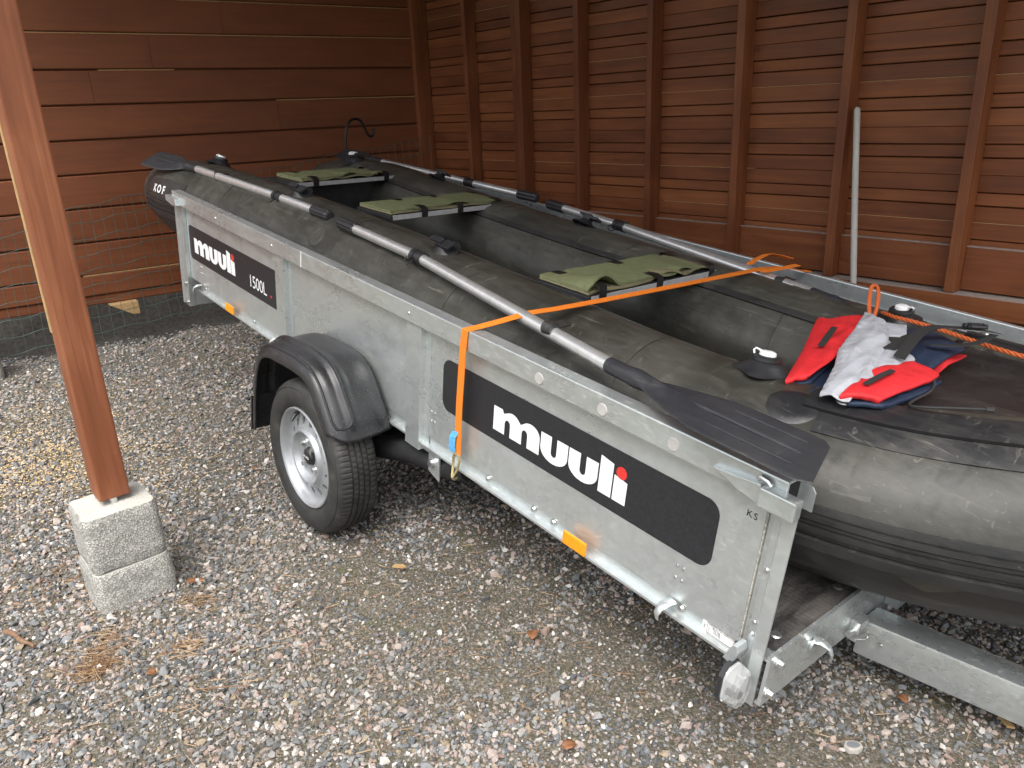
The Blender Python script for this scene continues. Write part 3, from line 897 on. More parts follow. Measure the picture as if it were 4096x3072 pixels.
# ------------------------------------------------------------------ wire mesh along the foot of the plank wall
t = thing('wire_mesh_fence', 'sagging green welded wire mesh hung along the foot of the plank wall', 'fence', (CA + 0.09, 0.4, 0.05), WA)
ys = np.arange(-1.3, 2.36, 0.062)
def mesh_pt(y, h):
    top = 0.955 + 0.20 * (y + 0.1) * 0.55 + 0.008 * math.sin(y * 9)
    bot = 0.13 + 0.035 * math.sin(y * 2.3 + 1) + 0.06 * max(0, y)
    zz = top + (bot - top) * h
    return (CA + 0.075 + 0.02 * math.sin(y * 3 + h * 4) + 0.20 * max(0, h - 0.55) ** 1.3, y + 0.05 * h * math.sin(y * 4), zz + 0.006 * math.sin(y * 25 + h * 9))
for h in np.linspace(0, 1, 9):
    mb = MB(); mb.tube([mesh_pt(y, h) for y in np.arange(-1.3, 2.34, 0.031)], 0.0021, 5); part('horizontal_wire', mb, M['wire'], t, smooth=True)
for y in ys:
    mb = MB(); mb.tube([mesh_pt(y, h) for h in np.linspace(0, 1.0 + random.uniform(0, 0.05), 14)], 0.0013, 4); part('vertical_wire', mb, M['wire'], t, smooth=True)
mb = MB(); mb.prism([(-0.128, 0.296), (0.045, 0.298), (0.045, 0.212), (0.002, 0.215)], 0, CA - 0.10, CA + 0.06)
solo('timber_wedge', 'pale raw timber wedge jutting out beneath the plank wall', 'wood block', mb, M['pale_wood'], WA, bevel=0.003)

# ------------------------------------------------------------------ things in the back of the bay
mb = MB()
hk = [(-2.6, 1.764, 0.0), (-2.6, 1.764, 0.6), (-2.6, 1.764, 1.16), (-2.6, 1.772, 1.29), (-2.6, 1.80, 1.36), (-2.6, 1.845, 1.388), (-2.6, 1.90, 1.375), (-2.6, 1.935, 1.31), (-2.6, 1.955, 1.275), (-2.6, 1.985, 1.272), (-2.6, 2.0, 1.30), (-2.6, 1.998, 1.322)]
mb.tube([tuple(p) for p in catmull(hk, 5)], 0.009, 8)
solo('shepherd_hook', 'black iron crook standing behind the stern of the boat', 'hook', mb, M['black_iron'], smooth=True)
mb = MB(); mb.tube([(0.735, 2.555, 0.02), (0.70, 2.58, 0.35), (0.62, 2.63, 0.95), (0.568, 2.668, 1.345), (0.5665, 2.669, 1.353)], [0.0145, 0.0145, 0.0145, 0.014, 0.007], 14)
solo('wooden_handle', 'weathered grey wooden pole leaning on the side wall studs', 'pole', mb, M['grey_wood'], smooth=True)

# ================================================================== TRAILER
tr = thing('utility_trailer', 'long galvanised box trailer with black name bands, tipped nose down on the gravel', 'trailer', (0.0, 1.02, -0.28), TM)
G = M['galv']
YO, YF = 0.20, 1.84                    # outer faces, near and far side
def rail(y0, y1, name='top_rail'):
    mb = MB()
    mb.box(-1.77, 1.656, y0, y1, 0.578, 0.640)
    return part(name, mb, G, tr, bevel=0.004)
rail(0.1915, 0.236); rail(YF - 0.022, YF + 0.004)
# near side sheets
for a, b_ in ((-1.675, -0.5365), (-0.5355, 0.3255), (0.3265, 1.611)):
    mb = MB(); mb.box(a, b_, 0.220, 0.232, 0.2165, 0.577); part('side_panel', mb, G, tr)
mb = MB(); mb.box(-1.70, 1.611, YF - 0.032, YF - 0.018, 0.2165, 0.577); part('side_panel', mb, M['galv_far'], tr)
# plywood edge at the front of the near panel
mb = MB(); mb.box(1.6115, 1.6130, 0.2225, 0.2335, 0.2165, 0.577); part('panel_edge', mb, M['raw_edge'], tr)
def c_rail(y, s):
    mb = MB()
    mb.box(-1.552, 1.605, min(y, y + s * 0.004), max(y, y + s * 0.004), 0.170, 0.2155)
    mb.prism([(y, 0.183), (y - s * 0.020, 0.180), (y - s * 0.022, 0.1825), (y - s * 0.022, 0.1885), (y - s * 0.0205, 0.1885), (y - s * 0.019, 0.185), (y, 0.1865)], 0, -1.552, 1.605)
    return mb
part('bottom_rail', c_rail(0.2225, 1), G, tr)
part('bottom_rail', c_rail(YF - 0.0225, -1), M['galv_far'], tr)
# side posts (hat sections standing proud of the sheets)
for x in (-0.616, 0.336):
    mb = MB(); mb.prism([(x, 0.2), (x + 0.078, 0.2), (x + 0.078, 0.2185), (x + 0.110, 0.2185), (x + 0.110, 0.2198), (x, 0.2198)], 2, 0.2 if x < 0 else 0.157, 0.5775)
    part('side_post', mb, G, tr, bevel=0.0012)
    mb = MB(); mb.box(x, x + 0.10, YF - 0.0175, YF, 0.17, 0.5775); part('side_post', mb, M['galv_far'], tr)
# rear corner posts
for y0, s in ((0.20, 1), (YF, -1)):
    mb = MB()
    ya, yb, yc = y0, y0 + s * 0.022, y0 + s * 0.06
    prof = [(-1.776, ya), (-1.755, ya), (-1.750, yb), (-1.722, yb), (-1.716, ya), (-1.678, ya), (-1.678, y0 + s * 0.026), (-1.776, yc)]
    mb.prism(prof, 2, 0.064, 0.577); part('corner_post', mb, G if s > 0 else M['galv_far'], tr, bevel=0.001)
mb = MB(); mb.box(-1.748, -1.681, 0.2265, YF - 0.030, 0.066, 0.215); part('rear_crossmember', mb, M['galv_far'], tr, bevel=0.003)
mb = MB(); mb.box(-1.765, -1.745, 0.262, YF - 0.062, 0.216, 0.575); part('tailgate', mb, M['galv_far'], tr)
# front corner posts: folded channel
for y0, s in ((0.20, 1), (YF, -1)):
    mb = MB()
    Y = lambda v: y0 + s * v
    prof = [(1.6145, Y(0.029)), (1.632, Y(0.028)), (1.636, Y(0.006)), (1.652, Y(0.003)), (1.656, Y(-0.002)), (1.684, Y(-0.002)), (1.684, Y(0.003)), (1.660, Y(0.004)), (1.655, Y(0.010)), (1.640, Y(0.012)), (1.637, Y(0.038)), (1.6145, Y(0.040))]
    mb.prism(prof, 2, 0.105, 0.577); part('corner_post', mb, G if s > 0 else M['galv_far'], tr, bevel=0.0008)
# tab and end of the top rail
mb = MB(); mb.prism([(1.640, 0.575), (1.688, 0.575), (1.688, 0.616), (1.680, 0.626), (1.640, 0.634)], 1, 0.2385, 0.2425); part('rail_tab', mb, G, tr)
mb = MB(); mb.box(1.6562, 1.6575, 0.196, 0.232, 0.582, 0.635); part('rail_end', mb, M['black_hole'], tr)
# lashing lever and bracket on the front end of the rail
mb = MB(); mb.prism([(1.495, 0.606), (1.608, 0.617), (1.608, 0.574), (1.56, 0.583), (1.52, 0.598)], 1, 0.178, 0.1935); part('latch_lever', mb, G, tr, bevel=0.002)
mb = MB(); mb.box(1.612, 1.690, 0.166, 0.1945, 0.5755, 0.6185); part('latch_bracket', mb, G, tr, bevel=0.004)
mb = MB(); mb.tube([(1.595, 0.188, 0.622), (1.603, 0.186, 0.628), (1.618, 0.185, 0.626), (1.625, 0.186, 0.619)], 0.006, 8); part('latch_pin', mb, M['bolt'], tr, smooth=True)
mb = MB(); mb.prism([(-1.79, 0.617), (-1.655, 0.617), (-1.648, 0.582), (-1.70, 0.578), (-1.79, 0.590)], 1, 0.166, 0.1945); part('latch_bracket', mb, G, tr, bevel=0.003)
# rivets, screws and plastic plugs
bm_ = MB()
for x, z in ((0.36, 0.607), (-0.62, 0.607), (-1.2, 0.607), (1.645, 0.43), (1.645, 0.30), (1.645, 0.27)):
    bm_.disc((x, 0.1918 if z > 0.6 else 0.203, z), (0, -1, 0), 0.006, 0.003, 10, 0.004)
for x0 in (0.455, 1.43, -1.53):
    for dx in (0, 0.018):
        for dz in (0, 0.032):
            bm_.disc((x0 + dx, 0.2195, 0.275 + dz), (0, -1, 0), 0.0045, 0.003, 8, 0.003)
part('rivets', bm_, M['bolt'], tr, smooth=True, kind='stuff')
for x in (0.955, 1.175, 1.385):
    mb = MB(); mb.disc((x, 0.1917, 0.603), (0, -1, 0), 0.0155, 0.0022, 20, 0.0145); part('plastic_plug', mb, M['plug'], tr)
for x in (-1.47, -0.9, 0.75, 0.95, 1.03, 1.46):
    mb = MB(); mb.disc((x, 0.221, 0.206), (0, -1, 0), 0.010, 0.002, 14); mb.disc((x, 0.219, 0.206), (0, -1, 0), 0.0065, 0.006, 6); part('bolt', mb, M['bolt'], tr)
for x, z in ((-1.70, 0.18), (-1.692, 0.082)):
    mb = MB(); mb.disc((x, 0.199, z), (0, -1, 0), 0.010, 0.008, 6); part('bolt', mb, M['bolt'], tr)
mb = MB(); mb.prism([(-0.371, 0.5785), (-0.3655, 0.5785), (-0.3595, 0.6405), (-0.365, 0.6405)], 1, 0.1909, 0.1914); part('white_mark', mb, M['print_white'], tr, label='white paint mark on the top rail')
# tie-down claws on the bottom rail
def claw(x):
    mb = MB(); pts = [(x + 0.012, 0.216, 0.214), (x + 0.008, 0.196, 0.214), (x + 0.002, 0.182, 0.204), (x, 0.176, 0.188), (x + 0.001, 0.180, 0.172)]
    mb.tube(pts, [0.013, 0.013, 0.012, 0.010, 0.007], 8, flat=0.35)
    part('tie_down_claw', mb, G, tr, smooth=True)
for x in (-1.54, -0.655, 1.425):
    claw(x)
# side markers (amber reflectors)
for x0, x1 in ((-1.168, -1.079), (1.092, 1.174)):
    mb = MB(); mb.box(x0, x1, 0.1925, 0.2000, 0.188, 0.226); rf = part('side_reflector', mb, M['amber'], tr, bevel=0.003, label='amber side reflector')
    for i in range(9):
        xa = x0 + 0.007 + i * (x1 - x0 - 0.014) / 8.5
        mb = MB(); mb.prism([(xa, 0.1925), (xa + 0.003, 0.1908), (xa + 0.006, 0.1925)], 2, 0.193, 0.221)
        part('reflector_rib', mb, M['amber'], rf)
# flat black name bands with lettering
def plate(pts, y=0.2190, th=0.0006):
    mb = MB(); mb.prism(pts, 1, y, y + th); return mb
def arc(cx_, cz, r, a0, a1, n=8, rz=None):
    return [(cx_ + r * math.cos(R(a0 + (a1 - a0) * i / n)), cz + (rz or r) * math.sin(R(a0 + (a1 - a0) * i / n))) for i in range(n + 1)]
def band(x0, x1, z0, z1, r, right_round=True):
    p = arc(x0 + r, z0 + r, r, 270, 180, 6) + arc(x0 + r, z1 - r, r, 180, 90, 6)
    p += (arc(x1 - r, z1 - r, r, 90, 0, 6) + arc(x1 - r, z0 + r, r, 0, -90, 6)) if right_round else [(x1, z1), (x1, z0)]
    return plate(p)
bandA = part('name_band', band(0.510, 1.511, 0.340, 0.508, 0.035), M['print_black'], tr, label='black name band reading muuli on the front panel')
bandB = part('name_band', band(-1.652, -0.665, 0.326, 0.493, 0.026, False), M['print_black'], tr, label='black name band reading muuli 1500L on the rear panel')
def muuli(x0, z0, parent):
    h = 0.073; w = 0.043; g = 0.021
    def put(nm, pts, m_=M['print_white'], y=0.2183):
        part(nm, plate([(x0 + a, z0 + c) for a, c in pts], y, 0.0004), m_, parent)
    # m
    w2, g2 = 0.0485, 0.0235
    a1, a2, a3, a4, a5 = w2, w2 + g2, 2 * w2 + g2, 2 * w2 + 2 * g2, 3 * w2 + 2 * g2
    m_ = [(0, 0), (0, h), (0.037, h), (0.042, h - 0.011)]
    m_ += arc(0.079, h - 0.026, 0.034, 125, 48, 7, 0.0275)
    m_ += [(a3 - 0.006, h - 0.016)]
    m_ += arc(a5 - 0.038, h - 0.028, 0.038, 122, 0, 9, 0.0295)
    m_ += [(a5, 0), (a4, 0)] + arc((a3 + a4) / 2, h - 0.037, g2 / 2, 0, 180, 6) + [(a3, 0), (a2, 0)] + arc((a1 + a2) / 2, h - 0.037, g2 / 2, 0, 180, 6) + [(a1, 0)]
    put('letter', m_)
    def u(xo):
        W = 0.102; ww = 0.0405
        p = [(xo, h), (xo + ww, h)] + arc(xo + W / 2, 0.028, W / 2 - ww, 180, 360, 6) + [(xo + W - ww, h), (xo + W, h), (xo + W, 0.030)]
        p += arc(xo + W / 2, 0.032, W / 2, 0, -180, 12, 0.034)
        put('letter', p)
    u(0.197); u(0.3035)
    put('letter', [(0.411, 0), (0.411, h + 0.027), (0.4535, h + 0.020), (0.4535, 0)])
    put('letter', [(0.4585, 0), (0.4585, h - 0.005), (0.5005, h - 0.012), (0.5005, 0)])
    put('letter_dot', arc(0.4795, h + 0.0065, 0.0165, 0, 342, 19), M['print_red'])
muuli(0.757, 0.3735, bandA)
muuli(-1.586, 0.3655, bandB)
vs, fs = text_geo('1500L', 0.078, lambda u_, v_: (-0.935 + u_ * 1.0, 0.2183, 0.362 + v_), spacing=0.93)
mb = MB(); mb.add(vs, fs); part('lettering', mb, M['print_white'], bandB)
mb = MB(); mb.prism(arc(-0.711, 0.369, 0.0065, 0, 330, 11), 1, 0.2183, 0.2187); part('letter_dot', mb, M['print_red'], bandB)
# type sticker
mb = MB(); mb.box(1.519, 1.6045, 0.2208, 0.2222, 0.1870, 0.2158); st = part('type_sticker', mb, M['paper'], tr, label='white weight sticker with black figures')
mb = MB()
for i, s in enumerate(('YG3F117VLGER01014', '     825 kg', '0 -   75 kg', '1 -  750 kg', '2 -')):
    vs, fs = text_geo(s, 0.0076, lambda u_, v_, i=i: (1.536 + u_, 0.2204, 0.2085 - 0.0050 * i + v_)); mb.add(vs, fs)
vs, fs = text_geo('1500L', 0.0068, lambda u_, v_: (1.528 - v_, 0.2204, 0.191 + u_)); mb.add(vs, fs)
part('lettering', mb, M['ink'], st)
mb = MB()
for a, b_, c_, d_ in ((1.5325, 1.6035, 0.2142, 0.2151), (1.5325, 1.6035, 0.1882, 0.1891), (1.5325, 1.5334, 0.1891, 0.2142), (1.6026, 1.6035, 0.1891, 0.2142)):
    mb.box(a, b_, 0.2204, 0.2207, c_, d_)
part('frame_line', mb, M['ink'], st)
vs, fs = text_geo('KS', 0.022, lambda u_, v_: (1.568 + u_, 0.2192, 0.513 + v_), spacing=1.2)
mb = MB(); mb.add(vs, fs); part('pen_initials', mb, M['ink'], tr)

# floor, front crossmember, hooks
mb = MB(); mb.box(-1.69, 1.6935, 0.240, YF - 0.036, 0.232, 0.247); part('floor_board', mb, M['deck'], tr)
mb = MB()
mb.prism([(1.690, 0.125), (1.704, 0.125), (1.704, 0.252), (1.6955, 0.252), (1.6955, 0.131), (1.690, 0.131)], 1, 0.192, YF - 0.0)
mb.prism([(1.655, 0.226), (1.6950, 0.226), (1.6950, 0.2310), (1.655, 0.2310)], 1, 0.205, YF - 0.02)
part('front_crossmember', mb, G, tr)
for y, z in ((0.225, 0.225), (0.208, 0.155)):
    mb = MB(); mb.disc((1.7045, y, z), (1, 0, 0), 0.012, 0.004, 14); mb.disc((1.7085, y, z), (1, 0, 0), 0.008, 0.010, 6); part('bolt', mb, M['bolt'], tr)
for y in (0.272, 0.545, 0.90, 1.3):
    mb = MB(); mb.disc((1.665 if y < 0.5 else 1.66, y, 0.2472), (0, 0, 1), 0.013, 0.0025, 14, 0.010); part('floor_screw', mb, M['bolt'], tr)
def hook_claw(y):
    mb = MB(); mb.disc((1.7045, y, 0.195), (1, 0, 0), 0.016, 0.006, 12)
    mb.tube([(1.706, y - 0.005, 0.212), (1.722, y, 0.216), (1.738, y + 0.006, 0.208), (1.746, y + 0.010, 0.190), (1.746, y + 0.011, 0.172)], [0.013, 0.013, 0.012, 0.010, 0.007], 8, flat=0.4)
    part('tie_down_claw', mb, G, tr, smooth=True)
hook_claw(0.375); hook_claw(1.62)
# drawbar beams converging forward, hinge bracket and pin with clip
for s in (1, -1):
    yA, yB_ = (0.655, 0.955) if s > 0 else (1.385, 1.085)
    mb = MB()
    w = 0.042
    sec = [(-w, 0.050), (w, 0.050), (w, 0.152), (-w, 0.152)]
    vs = [(1.707, yA + a, b_) for a, b_ in sec] + [(2.95, yB_ + a, b_) for a, b_ in sec]
    n = len(sec)
    mb.add(vs, [(i, (i + 1) % n, n + (i + 1) % n, n + i) for i in range(n)] + [tuple(range(n - 1, -1, -1)), tuple(range(n, 2 * n))])
    part('drawbar_beam', mb, G, tr, bevel=0.009, smooth=True)
mb = MB(); mb.box(1.7045, 1.728, 0.560, 0.606, 0.150, 0.175); mb.box(1.7045, 1.728, 0.560, 0.563, 0.120, 0.1495); part('latch_bracket', mb, G, tr, bevel=0.001)
mb = MB(); mb.tube([(1.715, 0.535, 0.150), (1.72, 0.60, 0.146)], 0.008, 10); part('hinge_pin', mb, M['bolt'], tr, smooth=True)
mb = MB(); mb.tube([tuple(p) for p in catmull([(1.728, 0.545, 0.148), (1.735, 0.570, 0.150), (1.738, 0.592, 0.142), (1.738, 0.600, 0.130), (1.736, 0.590, 0.122), (1.734, 0.570, 0.130), (1.730, 0.545, 0.140)], 4)], 0.0022, 6); part('clip', mb, M['bolt'], tr, smooth=True)
mb = MB(); mb.disc((1.765, 0.6095, 0.115), (0, -1, 0.0), 0.007, 0.004, 12, 0.005); part('bolt', mb, M['bolt'], tr)
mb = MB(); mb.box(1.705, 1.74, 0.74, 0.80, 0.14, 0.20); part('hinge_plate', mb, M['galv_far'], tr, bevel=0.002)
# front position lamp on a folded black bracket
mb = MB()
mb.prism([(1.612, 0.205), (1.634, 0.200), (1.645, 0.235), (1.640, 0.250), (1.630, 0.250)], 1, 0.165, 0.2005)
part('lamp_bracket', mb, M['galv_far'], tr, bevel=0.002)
mb = MB()
def lamp_ring(x, gx, gz_, e):
    cy_, cz = 0.165, 0.160
    return [(x, cy_ + a * gx, cz + b_ * gz_) for a, b_ in ((-1, -0.55), (-0.55, -1), (0.55, -1), (1, -0.55), (1, 0.55), (0.55, 1), (-0.55, 1), (-1, 0.55))]
rings = [lamp_ring(1.630, 0.034, 0.050, 0), lamp_ring(1.640, 0.034, 0.050, 0)]
n = 8
mb.add([p for r_ in rings for p in r_], [(i, (i + 1) % n, n + (i + 1) % n, n + i) for i in range(n)] + [tuple(range(n)), tuple(range(n, 2 * n))])
part('lamp_base', mb, M['black_plastic'], tr)
mb = MB()
rings = [lamp_ring(1.6405, 0.031, 0.046, 0), lamp_ring(1.670, 0.028, 0.043, 0), lamp_ring(1.677, 0.024, 0.038, 0)]
mb.add([p for r_ in rings for p in r_], [(q * n + i, q * n + (i + 1) % n, (q + 1) * n + (i + 1) % n, (q + 1) * n + i) for q in range(2) for i in range(n)] + [tuple(range(n)), tuple(range(2 * n, 3 * n))])
part('position_lamp', mb, M['clear_lens'], tr, bevel=0.0015, label='clear front position lamp at the foot of the corner post')
mb = MB(); mb.box(1.6405, 1.646, 0.140, 0.190, 0.122, 0.198); part('lamp_reflector', mb, M['print_white'], tr, bevel=0.001)
mb = MB(); mb.tube([(1.646, 0.160, 0.148), (1.662, 0.160, 0.148)], 0.009, 10); part('lamp_bulb', mb, M['black_plastic'], tr, smooth=40)
# axle, trailing arm, spring bracket
mb = MB(); mb.tube([(0.0, 0.12, -0.005), (0.02, 1.92, -0.005)], 0.03, 10); part('axle', mb, M['dark_steel'], tr, smooth=True)
mb = MB(); mb.tube([(0.10, 0.225, 0.03), (0.30, 0.255, 0.085), (0.50, 0.262, 0.115), (0.60, 0.262, 0.145)], [0.042, 0.040, 0.035, 0.03], 10); arm = part('suspension_arm', mb, M['dark_steel'], tr, smooth=True)
mb = MB(); mb.prism([(0.438, 0.088), (0.497, 0.070), (0.497, 0.169), (0.438, 0.169)], 1, 0.2245, 0.2305); part('spring_bracket', mb, G, tr, bevel=0.001)
mb = MB(); mb.disc((0.463, 0.2243, 0.125), (0, -1, 0), 0.0145, 0.004, 14); mb.disc((0.463, 0.2203, 0.125), (0, -1, 0), 0.0115, 0.010, 6); part('bolt', mb, M['bolt'], tr)
# ---- wheels
RT = 0.283
tprof = [(r_, y_ if y_ < 0.012 else 0.012 + (y_ - 0.012) * 0.86) for r_, y_ in [(0.184, 0.004), (0.192, -0.004), (0.205, -0.010), (0.225, -0.014), (0.245, -0.013), (0.262, -0.006), (0.272, 0.002), (0.2775, 0.012),
         (0.2800, 0.022), (0.2815, 0.038), (0.2755, 0.0395), (0.2755, 0.0445), (0.2822, 0.046), (RT, 0.062), (0.2765, 0.0635), (0.2765, 0.0685), (RT, 0.070),
         (RT, 0.086), (0.2765, 0.0875), (0.2765, 0.0925), (RT, 0.094), (0.2822, 0.110), (0.2755, 0.1115), (0.2755, 0.1165), (0.2815, 0.118), (0.2800, 0.134),
         (0.2775, 0.144), (0.272, 0.154), (0.262, 0.162), (0.245, 0.169), (0.225, 0.170), (0.205, 0.166), (0.192, 0.160), (0.184, 0.152)]]
def tmod(k_, j, r_):
    if j in (7, 8, 9, 24, 25, 26) and k_ % 4 == 0: return r_ - 0.0030
    if j in (12, 13, 20, 21) and (k_ % 4 == 2): return r_ - 0.0018
    if j in (16, 17) and (k_ % 4 == 0): return r_ - 0.0018
    return r_
def make_wheel(yc, s):
    w = part('wheel', MB().lathe_y([(0.06, 0.05), (0.06, 0.13)], n=20), M['dark_steel'], tr)
    w.location = w.location + Vector((0, yc, 0))
    if s < 0: w.scale = (1, -1, 1)
    mb = MB(); mb.lathe_y(tprof, n=360, rmod=tmod); ty = part('tyre', mb, M['rubber'], w, smooth=30)
    mb = MB()
    mb.lathe_y([(0.1845, 0.006), (0.1845, -0.003), (0.181, -0.006), (0.176, -0.003), (0.172, 0.004), (0.168, 0.012), (0.166, 0.020), (0.162, 0.025), (0.158, 0.028), (0.1505, 0.028)], n=72)
    # disc with a ring of open holes
    ns = 15; r0, r1 = 0.1505, 0.108
    prof_y = lambda r_: 0.028 - (0.1505 - r_) / (0.1505 - 0.108) * 0.012
    for q in range(ns):
        a0 = 2 * PI * q / ns; da = 2 * PI / ns
        out = []; K_ = 4
        for i in range(K_): out.append((r0 + (r1 - r0) * i / K_, a0))
        for i in range(K_): out.append((r1, a0 + da * i / K_))
        for i in range(K_): out.append((r1 + (r0 - r1) * i / K_, a0 + da))
        for i in range(K_): out.append((r0, a0 + da - da * i / K_))
        vo_, vi_, vj_ = [], [], []
        rm, am = 0.131, a0 + da / 2
        for r_, a in out:
            vo_.append((r_ * math.cos(a), prof_y(r_), r_ * math.sin(a)))
            th = math.atan2((r_ - (r0 + r1) / 2) / (r0 - r1), (a - am) / da)
            rr, aa = rm + 0.0145 * math.sin(th), am + 0.0115 * math.cos(th) / rm
            vi_.append((rr * math.cos(aa), prof_y(rr) + 0.0005, rr * math.sin(aa)))
            vj_.append((rr * math.cos(aa), prof_y(rr) + 0.009, rr * math.sin(aa)))
        m_ = len(out)
        mb.add(vo_ + vi_ + vj_, [(i, (i + 1) % m_, m_ + (i + 1) % m_, m_ + i) for i in range(m_)] + [(m_ + i, m_ + (i + 1) % m_, 2 * m_ + (i + 1) % m_, 2 * m_ + i) for i in range(m_)])
    mb.lathe_y([(0.108, 0.016), (0.104, 0.006), (0.0985, 0.001), (0.093, 0.002), (0.087, 0.010), (0.080, 0.020), (0.074, 0.024), (0.040, 0.025), (0.034, 0.025), (0.033, 0.032)], n=60)
    part('rim', mb, M['silver_paint'], w, smooth=40)
    mb = MB(); mb.lathe_y([(0.0005, 0.008), (0.022, 0.0085), (0.0285, 0.012), (0.031, 0.018), (0.031, 0.032)], n=32); part('hub_cap', mb, M['black_plastic'], w, smooth=40)
    vs, fs = text_geo('AL-KO', 0.0135, lambda u_, v_: (-0.021 + u_, 0.0078, -0.004 + v_), bold=0.0003)
    mb = MB(); mb.add(vs, fs); part('hub_lettering', mb, M['print_white'], w)
    for a in (50, 140, 230, 320):
        c = Vector((0.0545 * math.cos(R(a)), 0, 0.0545 * math.sin(R(a))))
        mb = MB(); mb.disc(c + Vector((0, 0.027, 0)), (0, -1, 0), 0.0115, 0.006, 14, 0.0105); mb.disc(c + Vector((0, 0.021, 0)), (0, -1, 0), 0.0095, 0.013, 6, 0.0085); part('wheel_bolt', mb, M['bolt'], w)
    mb = MB(); mb.tube([(-0.085, 0.024, 0.138), (-0.083, 0.010, 0.130), (-0.078, -0.006, 0.114)], [0.008, 0.007, 0.0055], 10); part('valve_stem', mb, M['black_plastic'], w, smooth=True)
    mb = MB(); mb.lathe_y([(0.0, 0.055), (0.156, 0.055), (0.156, 0.09)], n=40); part('dark_hole_disc', mb, M['black_hole'], w)  # black disc added behind the rim holes to colour them as shade
    # low raised lettering ring on the sidewall
    mb = MB(); mb.lathe_y([(0.2565, -0.0085), (0.2575, -0.0105), (0.2585, -0.0085)], n=120); part('sidewall_rib', mb, M['rubber'], w, smooth=True)
    return w
make_wheel(0.0, 1)
make_wheel(2.04, -1)
# ---- fenders
def make_fender(s, y_off):
    # arch path in x, z at the crown, and the pressed cross-section (y, inset)
    key = [(-0.425, -0.035), (-0.405, 0.10), (-0.372, 0.225), (-0.318, 0.315), (-0.235, 0.358), (-0.12, 0.372), (-0.02, 0.378), (0.07, 0.372), (0.135, 0.338), (0.187, 0.275), (0.230, 0.215), (0.260, 0.158)]
    path = [Vector((p[0], 0, p[1])) for p in catmull(key, 6)]
    cs = [(-0.018, -0.052), (-0.018, -0.040), (-0.015, -0.026), (-0.006, -0.016), (0.004, -0.013), (0.010, -0.008), (0.020, -0.002), (0.034, 0.0), (0.046, 0.001), (0.052, 0.008), (0.060, 0.010), (0.068, 0.008), (0.074, 0.001), (0.10, 0.002), (0.15, 0.004), (0.178, 0.003), (0.190, -0.002), (0.1985, -0.003)]
    P = []
    for i, p in enumerate(path):
        t_ = (path[min(i + 1, len(path) - 1)] - path[max(i - 1, 0)]).normalized()
        nrm = Vector((-t_.z, 0, t_.x))
        u_ = i / (len(path) - 1)
        fade = min(1, max(0, (0.955 - u_) / 0.05)) * min(1, max(0, u_ / 0.03))
        row = []
        for y_, d_ in cs:
            dd = d_
            if 0.001 < d_ : dd = d_ * fade * 1.5
            # rounded lower front corner
            q = p + nrm * dd
            if u_ > 0.9 and y_ < 0.05:
                q = q - t_ * ((u_ - 0.9) / 0.1) * 0.05 * ((0.05 - y_) / 0.07) ** 2
            if u_ > 0.9 and y_ > 0.12:
                q = q - t_ * ((u_ - 0.9) / 0.1) * 0.012 * ((y_ - 0.12) / 0.08)
            row.append((q.x, y_off + s * y_, q.z))
        P.append(row)
    mb = MB(); mb.grid(P)
    o = part('fender', mb, M['fender'], tr, smooth='all'); solidify(o, 0.004, 0)
    def on(u_, y_, d_):
        f = u_ * (len(path) - 1); i = min(int(f), len(path) - 2); p = path[i].lerp(path[i + 1], f - i); t_ = (path[i + 1] - path[i]).normalized()
        q = p + Vector((-t_.z, 0, t_.x)) * d_
        return (q.x, y_off + s * y_, q.z)
    us = np.linspace(0.05, 0.90, 60)
    bead = [on(u_, 0.060, 0.0125) for u_ in us] + [on(0.915, 0.055, 0.011), on(0.925, 0.045, 0.006), on(0.928, 0.025, 0.002), on(0.922, 0.008, -0.004)] + [on(u_, 0.0, -0.009) for u_ in us[::-1][1:]]
    mb = MB(); mb.tube(bead, 0.0042, 8); part('pressed_bead', mb, M['fender'], o, smooth=True)
    mb = MB(); mb.tube([on(u_, 0.176, 0.004) for u_ in np.linspace(0.03, 0.93, 60)], 0.0025, 6); part('pressed_bead', mb, M['fender'], o, smooth=True)
    return o
make_fender(1, 0.0)
make_fender(-1, 2.04)
mb = MB(); mb.prism([(-0.42, -0.06), (-0.40, 0.09), (-0.405, 0.09), (-0.43, -0.06)], 1, -0.016, 0.19)
part('mud_flap', mb, M['fender'], tr)

# ================================================================== INFLATABLE BOAT
near = [(-2.37, 0.385, .530), (-2.10, 0.42, .525), (-1.80, 0.47, .520), (-1.3, 0.515, .512), (-0.7, 0.55, .500), (0.0, 0.558, .485), (0.6, 0.535, .475), (1.0, 0.525, .467), (1.35, 0.545, .467), (1.70, 0.612, .485), (2.0, 0.715, .535), (2.22, 0.83, .585)]
AX = 0.965
tip = [(2.33, AX, .605)]
far = [(x, 2 * AX - y, z) for x, y, z in near[::-1] if x > -1.9] + [(-1.85, 1.43, .518), (-2.12, 1.375, .522), (-2.32, 1.34, .525)]
path = [Vector(p) for p in resample(catmull(near + tip + far, 12), 260)]
NP = len(path)
TN = [(path[min(i + 1, NP - 1)] - path[max(i - 1, 0)]).normalized() for i in range(NP)]
SIDE = []
for t_ in TN:
    s_ = Vector((0, 0, 1)).cross(t_)            # left of travel = inboard
    SIDE.append((-s_).normalized())             # outboard
UPV = [SIDE[i].cross(TN[i]) * 1.0 for i in range(NP)]
UPV = [u_ if u_.z > 0 else -u_ for u_ in UPV]
RB = 0.215
def tube_ptf(f, th, lift=0.0):
    f = max(0.0, min(NP - 1.001, f)); i = int(f)
    return tube_pt(i, th, lift).lerp(tube_pt(i + 1, th, lift), f - i)
